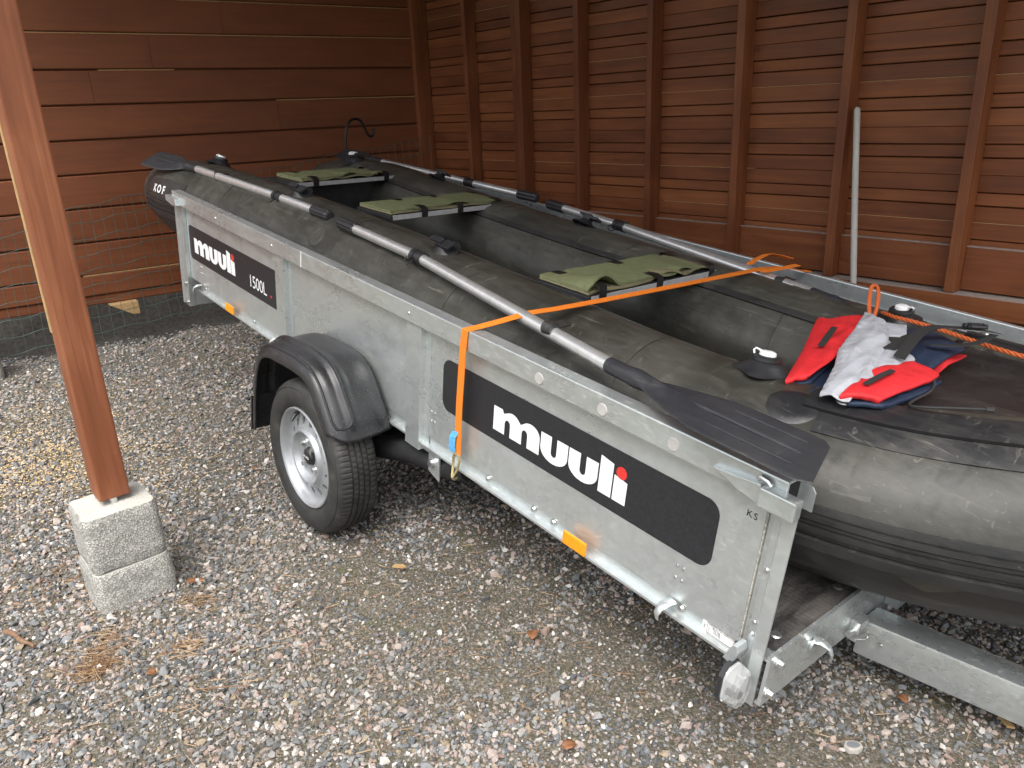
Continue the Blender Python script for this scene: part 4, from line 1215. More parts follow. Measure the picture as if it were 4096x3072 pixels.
def rad(i):
    s_ = min(i, NP - 1 - i) * (sum((path[k_ + 1] - path[k_]).length for k_ in range(NP - 1)) / (NP - 1))
    if s_ < 0.40: return RB * (0.70 + 0.30 * math.sin(min(1, (s_ + 0.02) / 0.40) * PI / 2))
    return RB
RAD = [rad(i) for i in range(NP)]
def tube_pt(i, th, lift=0.0):
    """th: angle from the crown toward outboard, radians"""
    i = max(0, min(NP - 1, i))
    r_ = RAD[i] + lift
    return path[i] + UPV[i] * (r_ * math.cos(th)) + SIDE[i] * (r_ * math.sin(th))
def idx_at(x, side=0):
    best = min(range(NP), key=lambda i: abs(path[i].x - x) + (10 if (path[i].y > AX) != bool(side) else 0))
    return best
boat = thing('inflatable_boat', 'dark olive inflatable boat with black bow deck lying in the trailer', 'boat', (0.0, AX, 0.25), TM)
mb = MB()
NT = 40
vs = []
for i in range(NP):
    for k_ in range(NT):
        th = 2 * PI * k_ / NT
        p = tube_pt(i, th)
        # slight bulge and slack wrinkles near the bow and the inner walls
        wv = 0.0025 * math.sin(i * 0.55) * max(0, math.sin(-th)) + 0.003 * mnoise.noise(p * 6)
        vs.append(p + (UPV[i] * math.cos(th) + SIDE[i] * math.sin(th)) * wv)
fs = [(i * NT + k_, i * NT + (k_ + 1) % NT, (i + 1) * NT + (k_ + 1) % NT, (i + 1) * NT + k_) for i in range(NP - 1) for k_ in range(NT)]
mb.add(vs, fs)
# blunt rounded stern cones
for i, sg in ((0, -1), (NP - 1, 1)):
    rings = [[path[i] + TN[i] * sg * RAD[i] * 0.60 * math.sin(a) + (UPV[i] * math.cos(2 * PI * k_ / NT) + SIDE[i] * math.sin(2 * PI * k_ / NT)) * RAD[i] * math.cos(a) for k_ in range(NT)] for a in (0.001, 0.35, 0.7, 1.05, 1.35)]
    o_ = len(mb.v)
    mb.add([p for r_ in rings for p in r_], [(q * NT + k_, q * NT + (k_ + 1) % NT, (q + 1) * NT + (k_ + 1) % NT, (q + 1) * NT + k_) for q in range(4) for k_ in range(NT)] + [tuple(4 * NT + k_ for k_ in range(NT))])
hull = part('hull_tube', mb, M['hull'], boat, smooth=60)
def strip(i0, i1, th0, th1, lift, nt=6, step=1, wav=0.0):
    """a band laid on the tube, with raised edges"""
    ids = list(range(i0, i1 + 1, step))
    P = []
    for i in ids:
        row = [tube_pt(i, th0, 0.0)]
        for q in range(nt + 1):
            row.append(tube_pt(i, th0 + (th1 - th0) * q / nt, lift + wav * math.sin(i * 0.9 + q)))
        row.append(tube_pt(i, th1, 0.0))
        P.append(row)
    mb = MB(); mb.grid(P)
    # end caps
    for r_ in (P[0], P[-1]):
        mb.add(r_, [tuple(range(len(r_)))])
    return mb
D_ = R
# black wear fabric on the lower outboard half, rub strake with three ribs
i_a, i_b = 2, NP - 3
part('wear_fabric', strip(i_a, i_b, D_(103), D_(205), 0.0022), M['hull_black'], boat, smooth=40)
for n_, (a, b_, l_) in enumerate(((79, 83.5, 0.005), (84.5, 88, 0.010), (89, 91, 0.005), (92, 95.2, 0.010), (96.2, 98, 0.005), (99, 105, 0.015))):
    part('rub_strake', strip(i_a, i_b, D_(a), D_(b_), l_, 4), M['rubber_strip'], boat, smooth=50)
# thin glued seams across the tubes
for side in (0, 1):
    for x in (-1.55, -0.55, 0.25, 0.98, 1.62):
        i = idx_at(x, side)
        part('seam', strip(i, i + 2, D_(-175), D_(70), 0.0016, 24), M['hull'], boat, smooth=50)
    # ledge where the inner strip carries the seats
    i0, i1 = (idx_at(-1.6, 0), idx_at(1.25, 0)) if side == 0 else (idx_at(1.25, 1), idx_at(-1.6, 1))
    part('seat_ledge', strip(i0, i1, D_(-44), D_(-38), 0.010, 3), M['hull_black'], boat, smooth=50)
    part('seam_band', strip(i0, i1, D_(-37.5), D_(-26), 0.0018, 3), M['hull'], boat, smooth=50)
# floor and keel pad
mb = MB(); mb.slab([[(x, AX + y * (0.36 if x < 1.3 else 0.36 - (x - 1.3) * 0.33), 0.300 + 0.028 * (1 - y * y) - 0.012 * x) for y in np.linspace(-1, 1, 9)] for x in np.linspace(-1.7, 2.05, 24)], 0.02)
part('floor', mb, M['hull_black'], boat, smooth=40)
mb = MB(); mb.box(-1.68, -1.64, AX - 0.34, AX + 0.34, 0.30, 0.70); part('transom', mb, M['black_plastic'], boat, bevel=0.006)
mb = MB(); mb.box(-1.712, -1.681, AX - 0.17, AX + 0.17, 0.46, 0.715); part('motor_plate', mb, M['black_plastic'], boat, bevel=0.006)
# black spray deck over the bow
ia, ib = idx_at(1.50, 0), idx_at(1.50, 1)
half = [(ia + k_) for k_ in range(0, (NP // 2) - ia + 1, 2)]
P = []
for i in half:
    j = NP - 1 - i
    A_, B_ = tube_pt(i, D_(5), 0.006), tube_pt(j, D_(5), 0.006)
    row = []
    for q in range(17):
        f = q / 16
        p = A_.lerp(B_, f)
        sag = -0.045 * math.sin(PI * f) * min(1, (B_ - A_).length / 0.5)
        wr = 0.006 * math.sin(f * 9 + i * 0.5) * math.sin(PI * f) + 0.01 * mnoise.noise(Vector((p.x * 5, p.y * 5, 0))) * math.sin(PI * f)
        row.append((p.x, p.y, p.z + sag + wr))
    P.append(row)
mb = MB(); mb.grid(P); dk = part('spray_deck', mb, M['hull_black'], boat, smooth='all'); solidify(dk, 0.004, 0)
part('deck_hem', strip(ia, ib, D_(4), D_(24), 0.012, 6), M['rubber_strip'], boat, smooth=50)
part('deck_flange', strip(ia + 1, ib - 1, D_(24.3), D_(39), 0.0035, 5), M['hem_dusty'], boat, smooth=50)
# round end patch of the hem
STEP = sum((path[k_ + 1] - path[k_]).length for k_ in range(NP - 1)) / (NP - 1)
def round_patch(f0, th0, rx, ry, lift, mat, name='patch'):
    P = []
    for q in range(6):
        rr = q / 5
        P.append([tube_ptf(f0 + rx / STEP * rr * math.cos(a), th0 + ry / RB * rr * math.sin(a), lift if q < 5 else 0.0) for a in np.linspace(0, 2 * PI, 29)])
    mb = MB(); mb.grid(P); return part(name, mb, mat, boat, smooth=50)
round_patch(ia - 0.6, D_(24), 0.060, 0.055, 0.0042, M['rubber_strip'], 'end_patch')
round_patch(ib + 0.6, D_(24), 0.060, 0.055, 0.0042, M['rubber_strip'], 'end_patch')
def eyelet(i, th):
    c = tube_pt(i, th, 0.0135); nrm = (UPV[i] * math.cos(th) + SIDE[i] * math.sin(th)).normalized()
    u_ = TN[i]; w_ = nrm.cross(u_)
    pts = [c + (u_ * math.cos(a) + w_ * math.sin(a)) * 0.0125 for a in np.linspace(0, 2 * PI, 21)]
    mb = MB(); mb.tube(pts, 0.0042, 8, caps=False, flat=0.8); o = part('eyelet', mb, M['bolt'], boat, smooth=True)
    mb = MB(); mb.disc(c - nrm * 0.002, nrm, 0.010, 0.001, 14); part('eyelet_hole', mb, M['black_hole'], o)
for x in (1.57, 1.92):
    eyelet(idx_at(x, 0), D_(13)); eyelet(idx_at(x, 1), D_(13))
# valves
def valve(i, th):
    nrm = (UPV[i] * math.cos(th) + SIDE[i] * math.sin(th)).normalized()
    c = tube_pt(i, th, -0.004)
    q_ = nrm.to_track_quat('Z', 'Y').to_matrix().to_4x4(); q_.translation = c
    tfm = lambda mb: setattr(mb, 'v', [tuple(q_ @ Vector(p)) for p in mb.v])
    mb = MB(); n = 40; prof = []
    for k_ in range(n):
        a = 2 * PI * k_ / n; lob = 1 + 0.16 * math.cos(4 * a)
        prof.append([(0.074 * lob, 0.001), (0.062 * lob, 0.007), (0.046, 0.020), (0.034, 0.030), (0.031, 0.031)])
    vs = [(r_ * math.cos(2 * PI * k_ / n), r_ * math.sin(2 * PI * k_ / n), z_) for k_ in range(n) for r_, z_ in prof[k_]]
    mb.add(vs, [(k_ * 5 + j, ((k_ + 1) % n) * 5 + j, ((k_ + 1) % n) * 5 + j + 1, k_ * 5 + j + 1) for k_ in range(n) for j in range(4)])
    mb.lathe_z([(0.033, 0.028), (0.036, 0.032), (0.036, 0.039), (0.031, 0.043), (0.022, 0.044)], n=28)
    tfm(mb); v_ = part('valve', mb, M['black_plastic'], boat, smooth=35)
    mb = MB(); mb.lathe_z([(0.021, 0.043), (0.020, 0.051), (0.015, 0.054)], n=22); mb.tube([(0.016, 0.0, 0.052), (0.030, 0.003, 0.056), (0.033, 0.010, 0.052), (0.029, 0.014, 0.044)], 0.0025, 6); tfm(mb)
    part('valve_cap', mb, M['print_white'], v_, smooth=35)
valve(idx_at(1.34, 0), D_(-8)); valve(idx_at(1.33, 1), D_(-8))
valve(idx_at(-1.98, 0), D_(-20)); valve(idx_at(-2.02, 1), D_(-14))
# oarlocks
def oarlock(x, side, th=28):
    i = idx_at(x, side); a = D_(th)
    nrm = (UPV[i] * math.cos(a) + SIDE[i] * math.sin(a)).normalized()
    q_ = Matrix((TN[i] if side == 0 else -TN[i], nrm.cross(TN[i] if side == 0 else -TN[i]), nrm)).transposed().to_4x4()
    q_.translation = tube_pt(i, D_(th - 24), -0.002)
    tfm = lambda mb: setattr(mb, 'v', [tuple(q_ @ Vector(p)) for p in mb.v])
    mb = MB(); mb.lathe_z([(0.062, 0.0), (0.055, 0.008), (0.034, 0.014), (0.026, 0.024), (0.02, 0.030)], n=24); tfm(mb); o = part('oarlock', mb, M['black_plastic'], boat, smooth=40)
    mb = MB(); mb.box(-0.020, 0.020, -0.016, 0.016, 0.026, 0.044); mb.box(-0.05, 0.016, -0.012, 0.012, 0.044, 0.054); mb.box(0.022, 0.065, -0.020, 0.020, 0.034, 0.046); tfm(mb); part('oarlock_lever', mb, M['black_plastic'], o, bevel=0.003)
for x, s_ in ((-1.02, 0), (0.06, 0), (-1.25, 1), (-0.10, 1)):
    oarlock(x, s_)
# pads glued to the tube: D-ring patches
def patch(x, side, th, ru=0.05, rt=0.05, lift=0.003):
    return round_patch(idx_at(x, side), D_(th), ru, rt, lift, M['hull'])
patch(-1.30, 0, 38); patch(-0.62, 0, 52); patch(0.86, 0, 62); patch(0.98, 0, 18); patch(1.0, 1, -10)
i = idx_at(0.02, 0)
mb = MB(); P = []
for q in range(4):
    P.append([tube_pt(i, D_(4) + D_(7) * (q / 3) * math.sin(a), 0.003 if q < 3 else 0) + TN[i] * (0.036 * (q / 3) * math.cos(a)) for a in np.linspace(0, 2 * PI, 21)])
mb.grid(P); part('round_emblem', mb, M['rubber_strip'], boat, smooth=50, label='small round black emblem on the near tube')
# black name patch on the stern cone
i0, i1 = idx_at(-2.34, 0), idx_at(-1.84, 0)
nm = part('name_patch', strip(i0, i1, D_(54), D_(78), 0.003, 5), M['rubber_strip'], boat, smooth=50, label='black stern patch with white letters')
def on_patch(u_, v_):
    f = i0 + 4.5 + u_ / 0.46 * (i1 - i0)
    i_ = int(f); fr = f - i_
    th = D_(75) - v_ / RB * 1.1
    return tube_pt(i_, th, 0.0042).lerp(tube_pt(i_ + 1, th, 0.0042), fr)
vs, fs = text_geo('KOF', 0.052, on_patch, bold=0.0018, spacing=1.45)
mb = MB(); mb.add(vs, fs); part('lettering', mb, M['print_white'], nm)

# ------------------------------------------------------------------ seats
def make_seat(A_, B_, label, wid=0.232, seed=0, tapes=((0.12, 1), (0.42, 1), (0.80, 1)), curl=0.03, pad0=0.012, pad1=0.03):
    """A_, B_: far-edge left and right ends in the trailer frame; width goes toward the bow (+x)"""
    A_ = Vector(A_); B_ = Vector(B_)
    ex = (B_ - A_); L = ex.length; ex.normalize()
    ez = Vector((0, 0, 1)); ey = ex.cross(ez).normalized()       # toward +x
    fr = Matrix((ex, -ey, ez)).transposed().to_4x4(); fr.translation = A_
    base = A_ + ex * L / 2 + ey * wid / 2
    t = thing('boat_seat', label, 'boat seat', base, TM, 'bench seats laid across the boat')
    def put(nm, mb, mat, par=None, **kw):
        mb.v = [tuple(fr @ Vector((p[0], -p[1], p[2]))) for p in mb.v]
        return part(nm, mb, mat, par or t, **kw)
    mb = MB(); mb.box(0, L, 0, wid, -0.018, 0.0); bd = put('board', mb, M['black_plastic'], bevel=0.002)
    mb = MB(); mb.box(0.012, L, wid + 0.0005, wid + 0.004, -0.020, 0.001); put('metal_edge', mb, M['white_alu'], bevel=0.0008)
    rr = random.Random(seed)
    n, m_ = 34, 10
    for lay in range(2):
        P = []
        for i in range(n):
            f = i / (n - 1); row = []
            for j in range(m_):
                g = j / (m_ - 1)
                edge = 0.010 * mnoise.noise(Vector((f * 7 + seed, lay * 3, 0)))
                e2 = 0.016 * mnoise.noise(Vector((f * 5 + seed, 7 + lay, 0))) - 0.006
                x = pad0 + f * (L - pad0 - pad1 - 0.07 * (lay == 1))
                y = 0.004 + edge * (1 - g) + g * (wid - 0.010 + e2 - 0.004 * lay)
                lift = curl * max(0, mnoise.noise(Vector((f * 4 + seed * 2, 3, lay)))) * g ** 2
                z = 0.010 + 0.009 * lay + lift * (1 + 0.25 * lay) + 0.0015 * mnoise.noise(Vector((x * 30, y * 30, lay)))
                row.append((x, y, z))
            P.append(row)
        mb = MB(); mb.slab(P, 0.0075); put('felt_pad', mb, M['felt_edge'] if lay == 0 else M['felt'], smooth=50)
    for f, _ in tapes:
        x = f * L; w = 0.036
        lz = 0.022 + 0.6 * curl * max(0, mnoise.noise(Vector((f * 4 + seed * 2, 3, 1)))) * 0.8
        P = [[(x + a * w, y, z) for y, z in ((wid - 0.055, lz + 0.001), (wid - 0.02, lz + 0.003), (wid + 0.003, lz - 0.004), (wid + 0.0055, 0.002), (wid + 0.0055, -0.021), (wid - 0.03, -0.0215))] for a in (0, 0.5, 1)]
        mb = MB(); mb.grid(P); put('tape', mb, M['tape'])
        P = [[(x + 0.02 + a * w, y, z) for y, z in ((-0.003, -0.016), (-0.003, 0.019), (0.012, 0.0225), (0.045, 0.0228))] for a in (0, 0.5, 1)]
        mb = MB(); mb.grid(P); put('tape', mb, M['tape'])
    return t
make_seat((-1.64, 0.615, 0.705), (-1.77, 1.325, 0.705), 'rear bench seat with green felt pad, nearest the stern and the plank wall', seed=3, tapes=((0.18, 1), (0.84, 1)), curl=0.075, pad0=0.075, pad1=0.075)
make_seat((-0.791, 0.671, 0.700), (-0.887, 1.442, 0.700), 'middle bench seat with ragged green felt between the stern seat and the strapped seat', seed=8, tapes=((0.22, 1), (0.50, 1), (0.83, 1)), curl=0.03)
make_seat((0.448, 0.628, 0.680), (0.414, 1.351, 0.680), 'front bench seat with curling green felt next to the orange strap', seed=5, tapes=((0.06, 1), (0.47, 1), (0.90, 1)), curl=0.06)

# ------------------------------------------------------------------ oars
def make_oar(grip, lock, neck, tip_, label, bw=0.085, cup=0.0, shear=0.0):
    g, l_, n_, e_ = map(Vector, (grip, lock, neck, tip_))
    t = thing('oar', label, 'oar', tuple(n_), TM, 'aluminium oars lashed along the tubes')
    ax = (l_ - g).normalized()
    mb = MB(); mb.tube([g + ax * 0.10, l_, n_], 0.0188, 18); part('shaft', mb, M['alu'], t, smooth=50)
    # ribbed black grip
    mb = MB(); n = 24; rings = []
    u_ = ax.orthogonal().normalized(); w_ = ax.cross(u_)
    for d_, r_ in ((0.0, 0.014), (0.004, 0.0225), (0.008, 0.0245), (0.130, 0.0245), (0.135, 0.0195)):
        rings.append([g + ax * d_ + (u_ * math.cos(2 * PI * k_ / n) + w_ * math.sin(2 * PI * k_ / n)) * (r_ - (0.002 if k_ % 2 else 0)) for k_ in range(n)])
    mb.add([p for r_ in rings for p in r_], [(q * n + k_, q * n + (k_ + 1) % n, (q + 1) * n + (k_ + 1) % n, (q + 1) * n + k_) for q in range(4) for k_ in range(n)] + [tuple(range(n))])
    part('grip', mb, M['black_plastic'], t)
    # collars at the oarlock
    mb = MB()
    for d_ in (-0.034, 0.012):
        mb.tube([l_ + ax * d_, l_ + ax * (d_ + 0.022)], 0.0245, 16)
    mb.tube([l_ + ax * -0.012, l_ + ax * 0.012], 0.021, 16)
    part('collar', mb, M['black_plastic'], t, smooth=40)
    mb = MB(); q_ = l_ + ax * 0.0 + Vector((0, -0.026, -0.006))
    mb.tube([tuple(p) for p in catmull([q_, q_ + Vector((-0.02, -0.01, -0.018)), q_ + Vector((-0.05, 0.0, -0.012)), q_ + Vector((-0.055, 0.012, 0.0)), q_ + Vector((-0.02, 0.010, 0.002))], 4)], 0.0022, 6)
    part('tether', mb, M['black_plastic'], t, smooth=True)
    # blade: moulded socket flaring to a flat spoon with ribs
    ax2 = (e_ - n_); L = ax2.length; ax2.normalize()
    sd = Vector((0, 0, 1)).cross(ax2).normalized(); upb = ax2.cross(sd)
    upb = (upb + sd * cup).normalized(); sd = upb.cross(ax2).normalized()
    rings = []; n = 20
    for f in np.linspace(0, 1, 26):
        ww = 0.0205 if f < 0.22 else 0.0205 + (bw - 0.0205) * min(1, ((f - 0.22) / 0.34)) ** 0.8
        if f > 0.94: ww *= math.sqrt(max(0.0, 1 - ((f - 0.94) / 0.06) ** 2 * 0.36))
        hh = 0.0205 if f < 0.15 else max(0.0045, 0.0205 * (1 - min(1, (f - 0.15) / 0.45)) + 0.0045)
        c = n_ + ax2 * (f * L) + upb * (0.012 * max(0, f - 0.4))
        if f < 0.22:
            rings.append([c + sd * ww * math.cos(2 * PI * k_ / n) + upb * hh * math.sin(2 * PI * k_ / n) for k_ in range(n)])
        else:
            row = []
            for k_ in range(n):
                a = 2 * PI * k_ / n
                sx = math.copysign(abs(math.cos(a)) ** 0.55, math.cos(a)); sz = math.copysign(abs(math.sin(a)) ** 0.55, math.sin(a))
                thin = 0.0035 + (hh - 0.0035) * max(0, 1 - (abs(sx) * ww / 0.022) ** 2)
                row.append(c + sd * ww * sx + upb * thin * sz - ax2 * (shear * sx * f ** 3))
            rings.append(row)
    mb = MB(); mb.add([p for r_ in rings for p in r_], [(q * n + k_, q * n + (k_ + 1) % n, (q + 1) * n + (k_ + 1) % n, (q + 1) * n + k_) for q in range(25) for k_ in range(n)] + [tuple(range(n)), tuple(25 * n + k_ for k_ in range(n))])
    bl = part('blade', mb, M['blade'], t, smooth=50)
    for off_, f0, f1 in ((-0.045, 0.60, 0.95), (0.0, 0.45, 0.93), (0.045, 0.60, 0.90)):
        mb = MB()
        cc = [n_ + ax2 * (f * L) + upb * (0.012 * max(0, f - 0.4) + 0.0042 + (0.006 * (1 - f) if off_ == 0 else 0)) + sd * off_ * bw / 0.085 for f in np.linspace(f0, f1, 10)]
        mb.tube(cc, [0.002] + [0.0055 if off_ == 0 else 0.0028] * 8 + [0.002], 8); part('blade_rib', mb, M['blade'], bl, smooth=True)
    return t, ax
def keeper(i, c, ax, par):
    mb = MB(); mb.tube([Vector(c) - ax * 0.018, Vector(c) + ax * 0.018], 0.0195, 16)
    mb.prism([(c[0] - 0.016, c[2] + 0.008), (c[0] + 0.022, c[2] + 0.006), (c[0] + 0.024, c[2] + 0.010), (c[0] - 0.014, c[2] + 0.013)], 1, c[1] + 0.008, c[1] + 0.055)
    part('keeper_loop', mb, M['rubber_strip'], par, smooth=40)
# near side
o1, a1 = make_oar((-0.635, 0.455, 0.702), (-1.08, 0.440, 0.706), (-1.86, 0.36, 0.722), (-2.28, 0.262, 0.722), 'near oar toward the stern, blade sticking out past the rear of the trailer', 0.075, 0.45)
o2, a2 = make_oar((-0.515, 0.437, 0.700), (0.075, 0.418, 0.692), (1.115, 0.268, 0.678), (1.712, 0.178, 0.702), 'near oar toward the bow, its wide ribbed blade resting by the orange strapped rail', 0.078, -0.14, 0.03)
# far side
o3, a3 = make_oar((-0.70, 1.665, 0.700), (-1.20, 1.612, 0.705), (-1.98, 1.53, 0.715), (-2.45, 1.50, 0.705), 'far oar toward the stern, lying below the corner post', 0.06, 0.5)
o4, a4 = make_oar((-0.56, 1.612, 0.700), (-0.02, 1.552, 0.698), (0.99, 1.42, 0.672), (1.55, 1.33, 0.64), 'far oar toward the bow, passing under the loose end of the orange strap', 0.085, -0.25)
for side, pts in ((0, ((-1.66, 0.382, 0.718), (0.87, 0.299, 0.692))), (1, ((-1.72, 1.558, 0.710), (0.86, 1.437, 0.675)))):
    for c in pts:
        keeper(0, c, a1 if c[0] < 0 else (a2 if side == 0 else a4), boat)

# ------------------------------------------------------------------ orange lashing strap
st = thing('lashing_strap', 'bright orange lashing strap stretched across the boat with a hook on the near rail', 'strap', (0.68, 0.9, 0.64), TM)
def ribbon(pts, w, wdir, th=0.0018, n=10):
    P = resample(pts, n)
    wd = Vector(wdir).normalized()
    rows_ = []
    for p in P:
        p = Vector(p)
        rows_.append([tuple(p - wd * w / 2), tuple(p), tuple(p + wd * w / 2)])
    mb = MB(); mb.grid(rows_); return mb
o = part('webbing', ribbon([(0.637, 0.1885, 0.245), (0.637, 0.1870, 0.40), (0.642, 0.1870, 0.58), (0.645, 0.1890, 0.6405), (0.658, 0.212, 0.6450), (0.705, 0.26, 0.670), (0.756, 0.326, 0.7005), (0.774, 0.40, 0.7045), (0.778, 0.60, 0.7045), (0.774, 0.95, 0.703), (0.758, 1.46, 0.698), (0.748, 1.62, 0.684), (0.74, 1.80, 0.6465), (0.74, 1.848, 0.643), (0.74, 1.850, 0.50)], 0.030, (1, -0.03, 0), n=110), M['orange_web'], st)
solidify(o, 0.0018, 0)
o = part('loose_end', ribbon([(0.70, 1.47, 0.7005), (0.690, 1.53, 0.712), (0.69, 1.60, 0.725), (0.70, 1.66, 0.716), (0.72, 1.72, 0.700)], 0.028, (1, 0.25, 0.25), n=16), M['orange_web'], st); solidify(o, 0.0018, 0)
o = part('loose_end', ribbon([(0.80, 1.40, 0.7040), (0.815, 1.50, 0.708), (0.822, 1.60, 0.712)], 0.026, (1, -0.1, 0), n=8), M['orange_web'], st); solidify(o, 0.0018, 0)
mb = MB(); mb.tube([tuple(p) for p in catmull([(0.626, 0.188, 0.243), (0.622, 0.186, 0.228), (0.624, 0.184, 0.205), (0.630, 0.178, 0.184), (0.638, 0.172, 0.172), (0.640, 0.180, 0.163), (0.634, 0.192, 0.162)], 5)], 0.0042, 8)
mb.tube([tuple(p) for p in catmull([(0.648, 0.188, 0.243), (0.651, 0.186, 0.226), (0.648, 0.184, 0.205), (0.643, 0.178, 0.186), (0.640, 0.172, 0.174)], 5)], 0.0042, 8); mb.tube([(0.624, 0.188, 0.243), (0.650, 0.188, 0.243)], 0.0042, 8)
part('hook', mb, M['gold_zinc'], st, smooth=True)
mb = ribbon([(0.628, 0.185, 0.318), (0.622, 0.178, 0.298), (0.620, 0.179, 0.27), (0.621, 0.182, 0.248)], 0.022, (1, 0.35, 0), n=8); o = part('blue_label', mb, M['blue_label'], st); solidify(o, 0.0008, 0)

# ------------------------------------------------------------------ orange rope with a loop
mb = MB()
def twist(keys, r, n=8):
    P = [Vector(p) for p in resample(catmull(keys, 10), max(20, int(6 * len(keys) * 3)))]
    for ph in (0, 2 * PI / 3, 4 * PI / 3):
        pts = []
        for i, p in enumerate(P):
            t_ = (P[min(i + 1, len(P) - 1)] - P[max(i - 1, 0)]).normalized(); u_ = t_.orthogonal().normalized() if i == 0 else u_
            u_ = (u_ - t_ * u_.dot(t_)).normalized(); w_ = t_.cross(u_)
            a = i * 0.62 + ph
            pts.append(p + (u_ * math.cos(a) + w_ * math.sin(a)) * r * 0.55)
        mb.tube(pts, r * 0.55, 6)
twist([(1.29, 1.30, 0.705), (1.345, 1.26, 0.712), (1.412, 1.250, 0.716), (1.476, 1.245, 0.716), (1.578, 1.225, 0.716), (1.653, 1.205, 0.718), (1.76, 1.19, 0.722), (1.95, 1.12, 0.75)], 0.0062)
twist([(1.30, 1.19, 0.715), (1.27, 1.235, 0.745), (1.245, 1.285, 0.775), (1.245, 1.318, 0.772), (1.262, 1.305, 0.755), (1.290, 1.25, 0.728), (1.31, 1.20, 0.712)], 0.0058)
solo('mooring_rope', 'twisted orange rope with a small loop along the far side of the bow', 'rope', mb, M['orange_rope'], TM, smooth=True)

# ------------------------------------------------------------------ life jacket
lj = thing('life_jacket', 'red, silver and navy life jacket draped over the edge of the black bow deck', 'life jacket', (1.5, 0.8, 0.66), TM)
def ruled(Lp, Rp, nu=34, nv=22, puff=0.012, wr=0.006, seed=0, gather=None):
    A_ = resample(Lp, nu); B_ = resample(Rp, nu)
    P = []
    for i in range(nu):
        row = []
        for j in range(nv):
            f = j / (nv - 1); g = i / (nu - 1)
            p = A_[i] * (1 - f) + B_[i] * f
            dz = puff * (math.sin(PI * f) * math.sin(PI * g)) ** 0.5
            q = Vector((p[0] * 14, p[1] * 14, seed))
            dz += wr * (0.8 * mnoise.noise(q) + 0.9 * (0.35 - abs(mnoise.noise(Vector((p[0] * 30 + p[1] * 9, p[1] * 7, seed + 5)))))) * min(1, 4 * min(f, 1 - f, 1) + 0.35)
            if gather:
                dz += gather * math.sin(g * nu * 2.2) * max(0, 1 - f * 4)
            row.append((p[0], p[1], p[2] + dz))
        P.append(row)
    mb = MB(); mb.grid(P); return mb
def cloth(nm, mb, mat, th=0.012, label=None):
    o = part(nm, mb, mat, lj, smooth='all', label=label); solidify(o, th, -1); subsurf(o, 1); return o
cloth('back_panel', ruled([(1.420, 1.128, 0.720), (1.474, 0.98, 0.722), (1.545, 0.853, 0.722), (1.621, 0.785, 0.72)], [(1.444, 1.160, 0.722), (1.51, 1.155, 0.722), (1.598, 1.130, 0.715), (1.608, 0.98, 0.72), (1.628, 0.80, 0.72)], puff=0.018, seed=1), M['navy_cloth'], 0.010)
cloth('back_lining', ruled([(1.50, 1.0, 0.706), (1.56, 0.9, 0.706), (1.624, 0.79, 0.706)], [(1.604, 1.130, 0.702), (1.614, 0.98, 0.706), (1.636, 0.80, 0.706)], puff=0.004, seed=2), M['red_cloth'], 0.006)
cloth('front_panel', ruled([(1.222, 1.030, 0.712), (1.250, 0.956, 0.704), (1.336, 0.754, 0.694), (1.424, 0.530, 0.692)], [(1.318, 1.125, 0.730), (1.375, 1.00, 0.730), (1.415, 0.862, 0.728), (1.446, 0.715, 0.718), (1.456, 0.590, 0.700)], puff=0.012, wr=0.009, seed=3), M['red_cloth'], 0.014, 'far red front panel hanging into the boat')
cloth('lining', ruled([(1.37, 0.90, 0.662), (1.385, 0.76, 0.668), (1.415, 0.60, 0.675)], [(1.43, 0.90, 0.690), (1.475, 0.70, 0.690), (1.515, 0.520, 0.690)], puff=0.002, seed=4), M['navy_cloth'], 0.008)
cloth('lining', ruled([(1.228, 1.04, 0.704), (1.256, 0.955, 0.694), (1.340, 0.752, 0.682), (1.43, 0.535, 0.680)], [(1.29, 1.13, 0.712), (1.35, 1.02, 0.706), (1.40, 0.86, 0.70), (1.46, 0.595, 0.688)], puff=0.002, seed=14), M['navy_cloth'], 0.010)
cloth('mesh_panel', ruled([(1.310, 1.130, 0.738), (1.385, 0.91, 0.738), (1.432, 0.745, 0.728), (1.474, 0.655, 0.720), (1.508, 0.560, 0.714), (1.535, 0.482, 0.708)], [(1.400, 1.075, 0.742), (1.475, 0.930, 0.742), (1.530, 0.80, 0.742), (1.566, 0.669, 0.742), (1.592, 0.555, 0.732), (1.600, 0.490, 0.718)], nu=56, puff=0.018, wr=0.013, seed=5, gather=0.008), M['silver_cloth'], 0.006, 'silver panel with a gathered elastic edge')
cloth('mesh_panel', ruled([(1.470, 0.940, 0.735), (1.500, 0.80, 0.735), (1.545, 0.64, 0.737), (1.570, 0.560, 0.733)], [(1.500, 0.890, 0.738), (1.590, 0.825, 0.742), (1.605, 0.72, 0.740), (1.610, 0.60, 0.736)], puff=0.012, wr=0.007, seed=6), M['silver_cloth'], 0.006)
cloth('mesh_panel', ruled([(1.385, 1.06, 0.738), (1.45, 0.96, 0.737)], [(1.435, 1.125, 0.737), (1.490, 1.0, 0.739)], nu=12, puff=0.006, wr=0.006, seed=16), M['silver_cloth'], 0.006)
cloth('front_panel', ruled([(1.576, 0.485, 0.724), (1.560, 0.635, 0.742), (1.568, 0.822, 0.742)], [(1.646, 0.535, 0.726), (1.672, 0.725, 0.738), (1.662, 0.790, 0.738)], puff=0.010, wr=0.006, seed=7), M['red_cloth'], 0.016, 'near red front panel lying on the bow deck')
cloth('lining', ruled([(1.59, 0.50, 0.708), (1.585, 0.65, 0.716), (1.60, 0.80, 0.716)], [(1.652, 0.540, 0.712), (1.676, 0.70, 0.720), (1.664, 0.81, 0.718)], puff=0.002, seed=8), M['navy_cloth'], 0.012)
